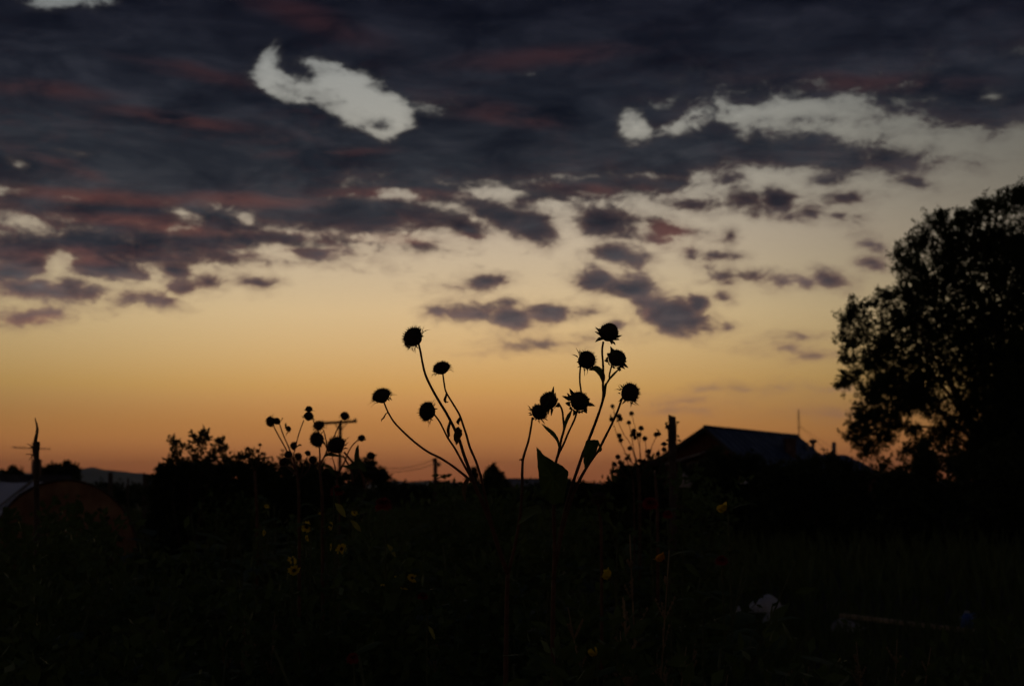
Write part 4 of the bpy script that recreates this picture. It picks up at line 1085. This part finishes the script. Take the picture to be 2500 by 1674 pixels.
# ------------------------------------------------------------------ litter on the plot at right
def crumple(name, label, cat, x, y, wpx, hpx, d, mat, seed, parts=None):
    """a slumped bag: flattened dome with radial folds, and its tied neck lying to one side"""
    r_ = random.Random(seed); c = at(x, y, d); w = wpx / F * d / 2; h = hpx / F * d
    m = MB(); NR, NS = 12, 40
    ph = [r_.uniform(0, 6.3) for _ in range(6)]
    for i in range(NR + 1):
        f = i / NR
        for k in range(NS):
            t = 2 * math.pi * k / NS
            prof_ = max(.02, 1 - f ** 2.6) ** .5
            rr = w * prof_ * (1 + .07 * math.sin(2 * t + ph[0]) + .05 * math.sin(9 * t + ph[1] + f * 4) * f + .03 * math.sin(15 * t + ph[3]))
            m.v.append((rr * math.cos(t), rr * .7 * math.sin(t), h * f * (1 + .16 * math.sin(t + ph[2]) + .06 * math.sin(5 * t + ph[4]))))
    for i in range(NR):
        for k in range(NS):
            a = i * NS + k; b = i * NS + (k + 1) % NS
            m.f.append((a, b, b + NS, a + NS))
    m.f.append(tuple(NR * NS + k for k in range(NS))); m.f.append(tuple(range(NS))[::-1])
    base = Vector((c.x, c.y, max(-.02, c.z - h / 2)))
    root = thing(name, base, label, cat)
    o = bpy.data.objects.new('bag_body', m.mesh('bag_body', mat)); C.objects.link(o); o.parent = root
    k_ = MB(); k_.tube(smooth_path([(w * .5, -w * .2, h * .5), (w * .8, -w * .3, h * .45), (w * .98, -w * .35, h * .36), (w * 1.25, -w * .4, h * .26)], 3), [w * v for v in (.3, .26, .2, .14, .08, .06, .06, .10, .16, .2)], 12)
    o2 = bpy.data.objects.new('bag_neck', k_.mesh('bag_neck', mat)); C.objects.link(o2); o2.parent = root
    return root


crumple('plastic_bag', 'crumpled white plastic bag heaped on the dark plot at right', 'bag', 1868, 1474, 74, 36, 15.0, M['bag'], 3)
crumple('plastic_bag', 'narrow white bag hanging below the larger white bag', 'bag', 1874, 1518, 26, 40, 14.6, M['bag'], 4)
crumple('sack', 'greyish limp sack lying under the end of the plank', 'sack', 2066, 1526, 76, 28, 14.6, M['cloth'], 5)
crumple('plastic_bag', 'small pale scrap of bag left of the white bag', 'bag', 1803, 1494, 16, 24, 15.0, M['bag'], 6)
crumple('plastic_bag', 'pale crumpled sheet snagged beside the wooden post', 'bag', 1672, 1174, 26, 30, 16.0, M['cloth'], 7)
crumple('plastic_bag', 'tiny pale bag in the hedge before the house', 'bag', 1814, 1176, 16, 8, 20.0, M['bag'], 8)

pa, pb = at(2052, 1501, 14.9), at(2378, 1540, 14.2)
pln = thing('plank', tuple(pa), 'long pale wooden plank resting across the plot at right', 'plank')
dv = (pb - pa); dn = dv.normalized(); up_ = Vector((0, 0, 1)); sd = dn.cross(up_).normalized()
MB().prism([pa - up_ * .02 - sd * .04, pb - up_ * .02 - sd * .04, pb + up_ * .02 - sd * .04, pa + up_ * .02 - sd * .04], sd * .08).build('board', M['plank'], pln, False)
for t in (.12, .86):
    p = pa + dv * t
    MB().box((-.05, -.05, -p.z), (.05, .05, -.024), Matrix.Translation(p)).build('block', M['wood_dark'], pln, False)

jb = at(2362, 1531, 14.5)
jug = thing('plastic_jug', (jb.x, jb.y, jb.z), 'small blue plastic jug standing at the end of the plank', 'jug')
jr = 17 / F * 14.5
prof = [(.0, .0), (.92, 0), (1, .06), (1, .9), (.98, 1.3), (.86, 1.62), (.55, 1.86), (.34, 1.95), (.34, 2.12), (.30, 2.16), (.0, 2.16)]
m_ = MB(); SG = 20
for r, z in prof:
    for k in range(SG):
        t = 2 * math.pi * k / SG; m_.v.append((r * jr * math.cos(t), r * jr * math.sin(t), z * jr))
for i in range(len(prof) - 1):
    for k in range(SG):
        a = i * SG + k; b = i * SG + (k + 1) % SG
        m_.f.append((a, b, b + SG, a + SG))
o = bpy.data.objects.new('body', m_.mesh('body', M['jug'])); C.objects.link(o); o.parent = jug
o = bpy.data.objects.new('cap', MB().tube([(0, 0, 2.1 * jr), (0, 0, 2.32 * jr)], jr * .38, 12).mesh('cap', M['jug_cap'], False)); C.objects.link(o); o.parent = jug
o = bpy.data.objects.new('handle', MB().tube(smooth_path([(jr * .5, 0, 1.9 * jr), (jr * 1.05, 0, 2.0 * jr), (jr * 1.15, 0, 1.5 * jr), (jr * .98, 0, 1.2 * jr)]), jr * .10, 7).mesh('handle', M['jug'])); C.objects.link(o); o.parent = jug
stand = thing('brick_stack', (jb.x, jb.y, 0), 'low stack of dark bricks carrying the blue jug', 'bricks')
nb = max(2, int(jb.z / .07)); bh = jb.z / nb
bmesh_ = MB().box((-.125, -.06, 0), (.125, .06, bh - .006)).mesh('brick', M['chimney'], False)
for k in range(nb):
    for s_ in (-1, 1):
        b_ = bpy.data.objects.new('brick', bmesh_); C.objects.link(b_); b_.parent = stand
        b_.location = (s_ * .063 if k % 2 else 0, 0 if k % 2 else s_ * .063, bh * k); b_.rotation_euler = (0, 0, math.pi / 2 if k % 2 else 0)


# ------------------------------------------------------------------ garden flowers in the dark foreground
def petal_ring(m, n, r0, r1, w, tilt, rnd, z=0.0):
    for k in range(n):
        t = 2 * math.pi * (k + rnd.uniform(-.2, .2)) / n
        o = Vector((math.cos(t), math.sin(t), 0)); s = Vector((-math.sin(t), math.cos(t), 0)); tl = tilt + rnd.uniform(-.15, .15)
        dr = o * math.cos(tl) + Vector((0, 0, math.sin(tl)))
        p = o * r0 + Vector((0, 0, z))
        L = (r1 - r0) * rnd.uniform(.85, 1.1)
        m.leaf([p, p + dr * L * .35, p + dr * L * .75 + Vector((0, 0, -.04)), p + dr * L + Vector((0, 0, -.10))], [w * .45, w, w * .95, w * .25], s, .2)


def flower(kind, x, y, r_px, d, axis, toward, label, group, stem_dx=8):
    """kind: daisy, cup or pompon; stands on its own stalk with leaves"""
    rnd = random.Random(int(x * 7 + y)); c = at(x, y, d); r = r_px / F * d
    nm = {'daisy': 'yellow_daisy', 'cup': 'poppy', 'pompon': 'dahlia'}[kind]
    foot = Vector((c.x + stem_dx / F * d * 3, c.y + rnd.uniform(.02, .15), 0))
    root = thing(nm, foot, label, 'flower', group)
    t = math.radians(axis); tw = math.radians(toward)
    ax = Vector((math.cos(t) * math.cos(tw), -math.sin(tw), math.sin(t) * math.cos(tw))).normalized()
    sp = smooth_path([c - ax * r * .3, c - ax * r * 1.2 - Vector((0, 0, r * .6)), c.lerp(foot, .4) + Vector((.01, 0, 0)), foot], 4)
    MB().tube(sp, [.0022 + .0016 * i / len(sp) for i in range(len(sp))], 6).build('stem', M['stem_green'], root)
    for k in range(5):
        p = sp[3 + int((len(sp) - 5) * (k + .5) / 5)]; a = rnd.uniform(0, 6.3); L = rnd.uniform(.06, .12)
        dr = Vector((math.cos(a), math.sin(a), .45)).normalized()
        MB().leaf([p, p + dr * L * .4, p + dr * L * .8 - Vector((0, 0, .01)), p + dr * L - Vector((0, 0, .03))], [.004, .02, .015, .001], dr.cross(Vector((0, 0, 1))), .2).build('leaf', M['leaf'], root)
    m = MB(); q_ = Matrix.Translation(c - foot) @ ax.to_track_quat('Z', 'Y').to_matrix().to_4x4() @ Matrix.Diagonal((r, r, r, 1))
    if kind == 'daisy':
        petal_ring(m, 11, .25, 1.05, .20, .1, rnd); petal_ring(m, 9, .25, .8, .17, .35, rnd, .05); mt_ = M['yellow']
    elif kind == 'cup':
        petal_ring(m, 4, .15, 1.5, .62, 1.05, rnd); petal_ring(m, 2, .12, 1.4, .55, 1.2, rnd); mt_ = M['orange'] if group and 'orange' in group else M['yellow']
    else:
        for j in range(7): petal_ring(m, 16 - j, .15, 1.0 - j * .06, .15, -.35 + j * .28, rnd, j * .03)
        mt_ = M['crimson']
    o = bpy.data.objects.new('petals', m.mesh('petals', mt_)); C.objects.link(o); o.parent = root; o.matrix_local = q_
    if kind != 'pompon':
        dm = MB(); dm.tube([(0, 0, -.1), (0, 0, .08), (0, 0, .18), (0, 0, .22)], [.2, .32, .25, .05], 12)
        o = bpy.data.objects.new('disc', dm.mesh('disc', M['disc'])); C.objects.link(o); o.parent = root; o.matrix_local = q_
    sm_ = MB()
    for k in range(6):
        t = k * math.pi / 3; o_ = Vector((math.cos(t), math.sin(t), 0))
        sm_.leaf([o_ * .05 + Vector((0, 0, -.2)), o_ * .3 + Vector((0, 0, -.12)), o_ * .55 + Vector((0, 0, -.14))], [.10, .14, .01], (-math.sin(t), math.cos(t), 0), .1)
    o = bpy.data.objects.new('sepals', sm_.mesh('sepals', M['stem_green'])); C.objects.link(o); o.parent = root; o.matrix_local = q_
    return root


DG = 'small yellow daisies at left centre'
for x, y, r, ax, tw, d_, lab in [
    (748, 1286, 15, 20, 50, 4.6, 'clearest yellow daisy of the left flower patch'), (750, 1313, 9, 200, 30, 4.6, 'small yellow daisy hanging just below the clearest daisy'),
    (807, 1283, 11, 0, 20, 4.7, 'side-on yellow daisy right of the clearest daisy'), (833, 1339, 16, -20, 50, 4.5, 'ragged yellow daisy with dark centre below the side-on daisy'),
    (808, 1335, 9, 180, 20, 4.6, 'half-hidden yellow daisy touching the ragged daisy on its left'), (713, 1367, 13, 60, 40, 4.4, 'upper of the two overlapping daisies lowest at left'),
    (718, 1391, 16, -60, 50, 4.3, 'lower of the two overlapping daisies lowest at left'), (937, 1422, 12, 110, 30, 4.2, 'left daisy of the trio near the middle'),
    (973, 1406, 11, 90, 30, 4.3, 'middle daisy of the trio near the middle'), (1006, 1410, 13, 60, 50, 4.2, 'right daisy of the trio near the middle'),
    (985, 1438, 11, -90, 30, 4.2, 'dim faded daisy drooping under the trio'), (865, 1252, 9, 70, 40, 5.2, 'tiny yellow daisy beside the long yellowing leaf'),
    (644, 1300, 8, 0, 20, 5.2, 'tiny narrow yellow daisy farthest left in the patch'), (651, 1235, 7, 60, 40, 6.0, 'faint yellow daisy high at the left of the patch'), (784, 1256, 8, 30, 40, 5.5, 'faint yellow daisy above the side-on daisy')]:
    flower('daisy', x, y, r, d_, ax, tw, lab, DG, stem_dx=random.uniform(-10, 10))
CG = 'yellow poppies at lower centre'
for x, y, r, ax, tw, d_, lab in [
    (1488, 1412, 20, 130, 10, 3.6, 'brightest yellow poppy, closed like a cup, below the right sunflowers'), (1452, 1600, 17, 110, 20, 3.3, 'yellow poppy with flared petals near the bottom'),
    (1452, 1668, 12, 120, 20, 3.2, 'folded yellow poppy cut by the bottom edge, left of a pair'), (1490, 1676, 12, 80, 20, 3.2, 'open yellow poppy cut by the bottom edge, right of a pair'),
    (1768, 1250, 18, 120, 10, 4.4, 'yellow trumpet-shaped poppy on a thin stalk in front of the house')]:
    flower('cup', x, y, r, d_, ax, tw, lab, CG, stem_dx=10)
flower('cup', 1619, 1368, 18, 3.8, 130, 10, 'orange-yellow drooping poppy right of the dry seed stalks', 'orange poppies', 12)
flower('cup', 1582, 1662, 11, 3.3, 100, 20, 'dull orange poppy at the bottom edge', 'orange poppies', 6)
RG = 'dark red dahlias'
for x, y, r, tw, d_, lab in [(936, 1230, 25, 20, 4.6, 'round dark red dahlia below the left sunflower stems'), (822, 1198, 20, 20, 5.0, 'dark red dahlia low behind the small sunflowers'),
                            (1587, 1228, 22, 30, 4.8, 'flattened dark red dahlia left of the wooden post'), (1762, 1367, 18, 20, 4.2, 'dark red dahlia below the trumpet poppy'),
                            (862, 1605, 18, 30, 3.4, 'dark red dahlia near the bottom at left'), (1630, 1255, 14, 30, 5.0, 'small dark red dahlia close to the post foot'), (1032, 1455, 14, 30, 4.2, 'dim red dahlia right of the daisy trio')]:
    flower('pompon', x, y, r, d_, 95, tw, lab, RG, 4)

# an unopened dark head on the right, nearer
o = small_plant('single dark round sunflower head low among the shrubs on the right', (1600, 1165), 6.0, [(1598, 1137, 13, 90, 'starry', 0)], [([(1598, 1147), (1600, 1168)], 2, 2.6)], [])
o = small_plant('single dark sunflower head seen from behind below the far hedge', (1463, 1250), 3.6, [(1461, 1219, 17, 85, 'starry', -30)], [([(1461, 1232), (1463, 1255)], 2.4, 3)], [([(1463, 1250), (1480, 1262), (1498, 1285)], [1, 8, .6])])


# ------------------------------------------------------------------ garden plants: prototypes, then copies
def garden_plant(kind, seed):
    rnd = random.Random(seed); rg = np.random.default_rng(seed)
    nm = {'broad': 'leafy_plant', 'fine': 'feathery_plant', 'stalk': 'dry_seed_stalk', 'tall': 'tall_leafy_plant'}[kind]
    root = thing(nm, (0, 0, 0), 'x', 'plant')
    if kind in ('broad', 'tall'):
        H = .95 if kind == 'broad' else 1.35
        nst = 6 if kind == 'broad' else 4
        for _ in range(nst):
            a = rnd.uniform(0, 6.3); rr = rnd.uniform(.05, .22); h = H * rnd.uniform(.7, 1.05)
            p = smooth_path([(0, 0, 0), (rr * .5 * math.cos(a), rr * .5 * math.sin(a), h * .5), (rr * 1.5 * math.cos(a), rr * 1.5 * math.sin(a), h)], 5)
            MB().tube(p, [.006 - .004 * i / len(p) for i in range(len(p))], 6).build('stem', M['stem_green'], root)
            lm = MB()
            for k in range(16):
                pp = Vector(p[1 + int((len(p) - 2) * rnd.random())]); b = rnd.uniform(0, 6.3); L = rnd.uniform(.10, .22)
                dr = Vector((math.cos(b), math.sin(b), rnd.uniform(-.1, .6))).normalized()
                lm.leaf([pp, pp + dr * L * .3, pp + dr * L * .65 - Vector((0, 0, L * .08)), pp + dr * L - Vector((0, 0, L * .3))], [.004, L * .26, L * .22, .002], dr.cross(Vector((0, 0, 1))), .25)
            tag(lm.build('foliage', M['leaf'] if seed % 2 else M['leaf_grey'], root), kind='stuff')
    elif kind == 'fine':
        for _ in range(9):
            a = rnd.uniform(0, 6.3); rr = rnd.uniform(.08, .3); h = rnd.uniform(.7, 1.15)
            p = smooth_path([(0, 0, 0), (rr * .4 * math.cos(a), rr * .4 * math.sin(a), h * .55), (rr * math.cos(a), rr * math.sin(a), h)], 5)
            MB().tube(p, [.004 - .0028 * i / len(p) for i in range(len(p))], 5).build('stem', M['stem_green'], root)
            cs = [tuple(Vector(p[int(len(p) * t)])) for t in (.25, .45, .6, .75, .9, .97)]
            V = twig_leaves(rg, cs, [.10] * 6, 6, 9, .04, up=.6, lean=.8)
            tag(quads_object('foliage', V, M['leaf'], root), kind='stuff')
    else:
        for _ in range(5):
            a = rnd.uniform(0, 6.3); rr = rnd.uniform(.03, .16); h = rnd.uniform(.8, 1.15)
            p = smooth_path([(0, 0, 0), (rr * .5 * math.cos(a), rr * .5 * math.sin(a), h * .6), (rr * math.cos(a), rr * math.sin(a), h)], 6)
            MB().tube(p, [.004 - .0028 * i / len(p) for i in range(len(p))], 5).build('stem', M['straw'], root)
            tm = MB()
            for k in range(26):
                t = rnd.uniform(.35, 1); pp = Vector(p[int((len(p) - 1) * t)]); b = rnd.uniform(0, 6.3); L = rnd.uniform(.03, .09) * (1.25 - t)
                e = pp + Vector((math.cos(b) * .5, math.sin(b) * .5, 1)).normalized() * L * 1.6
                tm.tube([pp, e], [.0012, .0008], 4)
                for j in range(4):
                    s_ = pp.lerp(e, .3 + .23 * j); tm.tube([s_ + Vector((0, 0, -.003)), s_ + Vector((.001, .001, .001)), s_ + Vector((0, 0, .005))], [.0006, .0034, .0006], 5)
            tag(tm.build('seed_twigs', M['straw'], root), kind='stuff')
    return root


protos = {'broad': [garden_plant('broad', s) for s in (1, 2, 3)], 'fine': [garden_plant('fine', s) for s in (5, 6)], 'stalk': [garden_plant('stalk', s) for s in (8, 9)], 'tall': [garden_plant('tall', s) for s in (11, 12)]}
used = set()
LAB = {'broad': ('dark broad-leaved garden plant in the shaded foreground', 'broad-leaved plants in the foreground'), 'fine': ('dark feathery garden plant in the shaded foreground', 'feathery plants in the foreground'),
       'stalk': ('pale dry seed stalk clump standing in the dark garden', 'dry seed stalks in the garden'), 'tall': ('tall dark leafy plant rising in the shaded garden', 'tall plants in the garden')}


seen_labels = {}
ROW_D = [2.6, 3.3, 4.2, 5.5, 7.2, 9.5, 13.0]
ROWS = ['nearest', 'second', 'third', 'fourth', 'fifth', 'sixth', 'farthest']
KINDN = {'broad': 'dark broad-leaved plant', 'fine': 'dark feathery plant', 'stalk': 'pale dry seed stalk', 'tall': 'tall dark leafy plant'}
MARKS = [(30, 'at the left edge'), (140, 'below the wooden stake'), (260, 'below the tarp tunnel crown'), (370, 'below the tarp tunnel right foot'), (470, 'below the feathery sprays'), (580, 'below the dense left hedge'), (690, 'left of the yellow daisies'),
         (800, 'among the yellow daisies'), (900, 'below the small sunflower cluster'), (1000, 'near the daisy trio'), (1100, 'below the utility pole'), (1210, 'under the left sunflower stems'), (1300, 'by the reddish main stalk'), (1400, 'below the broad green leaf'),
         (1500, 'near the brightest poppy'), (1548, 'left of the seed spray foot'), (1562, 'below the seed sprays'), (1582, 'right of the seed spray foot'), (1600, 'just left of the wooden post'), (1625, 'beside the orange poppy'), (1700, 'right of the wooden post'), (1780, 'below the house gable'), (1900, 'before the white bag'), (2050, 'left of the plank'), (2180, 'before the plank'), (2340, 'before the plank end'), (2420, 'before the blue jug'), (9999, 'at the right edge')]


def place(kind, x, d, s=1.0, top=None):
    i = random.randrange(len(protos[kind])); pr = protos[kind][i]
    if (kind, i) in used: o = copy_tree(pr)
    else: o = pr; used.add((kind, i))
    b = at(x, 1190, d)
    H = {'broad': 1.0, 'fine': 1.1, 'stalk': 1.15, 'tall': 1.4}[kind]
    if top is not None: s = max(.2, at(x, top, d).z) / H
    o.location = (b.x, b.y, 0); o.rotation_euler = (0, 0, random.uniform(0, 6.28)); o.scale = (s * random.uniform(.9, 1.2), s * random.uniform(.9, 1.2), s)
    o['label'], o['group'] = LAB[kind]
    row = ROWS[min(range(7), key=lambda i: abs(ROW_D[i] - d))]
    lab = KINDN[kind] + ' in the ' + row + ' row, ' + next(t for lim, t in MARKS if x < lim)
    if lab in seen_labels:
        lab = lab.replace('dark ', 'slightly smaller dark ' if o.scale[2] < seen_labels[lab] else 'slightly larger dark ', 1)
    seen_labels[lab] = o.scale[2]
    o['label'] = lab
    return o


rp = random.Random(21)
for d_, n_, y0, y1 in [(2.6, 9, 1600, 1760), (3.3, 13, 1440, 1640), (4.2, 16, 1330, 1530), (5.5, 18, 1262, 1420), (7.2, 20, 1205, 1320), (9.5, 24, 1186, 1280), (13.0, 24, 1180, 1250)]:
    for k in range(n_):
        x = -60 + 2620 * (k + rp.uniform(.1, .9)) / n_
        if x > 1760 and d_ < 14 and d_ > 4.5 and rp.random() < .75:      # the open plot with the litter
            continue
        kind = rp.choices(['broad', 'fine', 'tall'], [5, 3, 2])[0]
        tp_ = rp.uniform(y0, y1)
        if x < 380 and d_ > 4.5: tp_ = max(tp_, 1330)
        if x > 1770: tp_ = max(tp_, 1590 + rp.uniform(0, 60))
        place(kind, x, d_ * rp.uniform(.92, 1.08), top=tp_)
for x, d_, tp_ in [(1555, 3.5, 1285), (1572, 3.7, 1250), (1540, 3.4, 1400), (1610, 3.6, 1390), (1590, 3.4, 1480), (1640, 3.8, 1400), (1890, 4.4, 1450), (2130, 4.0, 1360), (1010, 4.1, 1480), (2320, 3.8, 1560), (2395, 3.8, 1570), (640, 4.6, 1330)]:
    place('stalk', x, d_, top=tp_)
for kind, lst in protos.items():
    for i, pr in enumerate(lst):
        if (kind, i) not in used:
            for ch in list(pr.children): bpy.data.objects.remove(ch)
            bpy.data.objects.remove(pr)

# vines over the tarp tunnel
for k, (x, y, lab) in enumerate([(40, 1215, 'leafy vine silhouetted on the film left of the stake'), (130, 1225, 'bean vine over the upper middle of the tarp tunnel'), (195, 1240, 'bean vine over the right of the tarp tunnel'), (250, 1275, 'bean vine at the right foot of the tarp tunnel'), (90, 1300, 'bean vine over the lower left of the tarp tunnel')]):
    rnd = random.Random(60 + k); d_ = 11.0 + k * .4
    b = at(x, y, d_); o = thing('bean_vine', (b.x, b.y, 0), lab, 'vine', 'vines before the tarp tunnel')
    for j in range(7):
        xx = x + rnd.uniform(-55, 55); yy = y + rnd.uniform(-26, 60)
        stem(o, [(xx, yy), (xx + rnd.uniform(-14, 14), yy + 60), (x + rnd.uniform(-10, 10), yy + 200), (x, 1190 + CAM_H / d_ * F)], d_, .7, 1.6, 'stem', seg=5)
        lm = MB()
        for i in range(26):
            t = rnd.random(); px_, py_ = xx + rnd.uniform(-18, 18), yy + t * 130
            p = at(px_, py_, d_ + rnd.uniform(-.1, .1)); a = rnd.uniform(0, 6.3); L = rnd.uniform(10, 20) / F * d_
            dr = Vector((math.cos(a), rnd.uniform(-.4, .4), math.sin(a) * .7 - .4)).normalized()
            lm.leaf([p, p + dr * L * .3, p + dr * L * .65, p + dr * L], [L * .1, L * .40, L * .34, .001], Vector((rnd.uniform(-1, 1), rnd.uniform(-.3, .3), rnd.uniform(-1, 1))), .15)
        tag(lm.build('foliage', M['leaf'], o), kind='stuff')

# single yellowing and green leaves on weak stalks
for (x, y, dx, dy, w, d_, mt_, lab) in [(818, 1228, 26, 34, 9, 4.0, 'leaf_yellow', 'long yellowing leaf slanting below the small sunflowers'), (856, 1270, 26, 28, 7, 4.0, 'leaf_yellow', 'second yellowing leaf just under the long one'),
                                     (945, 1328, 22, 32, 6, 3.8, 'leaf_yellow', 'dull drooping leaf above the daisy trio'), (1046, 1528, 16, 32, 6, 3.4, 'leaf_yellow', 'small dull yellow leaf near the bottom left of the red stalk'),
                                     (1720, 1525, 70, 10, 9, 3.6, 'leaf', 'folded green leaf lying level at lower right'), (1670, 1375, 40, 34, 10, 3.8, 'leaf', 'dark green leaf right of the orange poppy'), (1510, 1350, 14, 44, 7, 3.6, 'leaf', 'upright dark leaf above the brightest poppy'),
                                     (1340, 1480, 46, 50, 12, 3.2, 'leaf', 'broad dark leaf left of centre bottom')]:
    b = at(x, y, d_); o = thing('leafy_shoot', (b.x, b.y + .03, 0), lab, 'shoot')
    stem(o, [(x, y), (x - 4, y + 60), (x - 2, 1190 + CAM_H / d_ * F)], d_ + .02, 1.2, 2.4, mat=M['stem_green'], seg=6)
    leaf_px(o, [(x, y), (x + dx * .35, y + dy * .3), (x + dx * .7, y + dy * .7), (x + dx, y + dy)], [1.0, w, w * .8, .5], d_, M[mt_], side=(.6, .5, .6), fold=.3)
    for s_ in (-1, 1):
        leaf_px(o, [(x - 3, y + 55), (x - 3 + s_ * 16, y + 50), (x - 3 + s_ * 34, y + 62)], [.8, 7, .5], d_, M['leaf'], side=(.2, .8, .6), fold=.3)

# low weeds and grass over the plot: nobody could count them
def weeds(n, r0, r1, lmin, lmax, wmax, label):
    rr = np.sqrt(R.uniform(r0 ** 2, r1 ** 2, n)); aa = R.uniform(math.radians(60), math.radians(120), n)
    P = np.stack([rr * np.cos(aa), rr * np.sin(aa), np.full(n, -.05)], 1)
    Dv = unit(np.stack([R.normal(0, .35, n), R.normal(0, .35, n), np.ones(n)], 1)); Nv = unit(np.stack([R.normal(size=n), R.normal(size=n) * .4, np.zeros(n)], 1))
    o = quads_object('weeds', leaf_quads(P, Dv, Nv, R.uniform(lmin, lmax, n), R.uniform(wmax * .4, wmax, n)), M['grass'], None)
    tag(o, label, 'weeds', kind='stuff')


weeds(30000, 2.2, 17, .12, .40, .012, 'low grass and weeds over the dark plot')
weeds(50000, 17, 70, .30, .95, .04, 'rank dark weeds on the plots beyond')

# far hedgerow across the plain, one dark mass
hr = np.random.default_rng(77)
xs = np.arange(-1500, 4000, 16.0)
cs = [tuple(at(x + hr.uniform(-6, 6), 1203 + hr.uniform(-4, 10), 95 + hr.uniform(-8, 8))) for x in xs] + [tuple(at(x, 1226, 92 + hr.uniform(-6, 6))) for x in xs]
tag(quads_object('hedgerow', twig_leaves(hr, cs, [.42] * len(xs) + [.55] * len(xs), 12, 12, .34, up=.7), M['leaf_bush'], None), 'long dark hedgerow reading as one mass along the foot of the hills', 'hedgerow', kind='stuff')
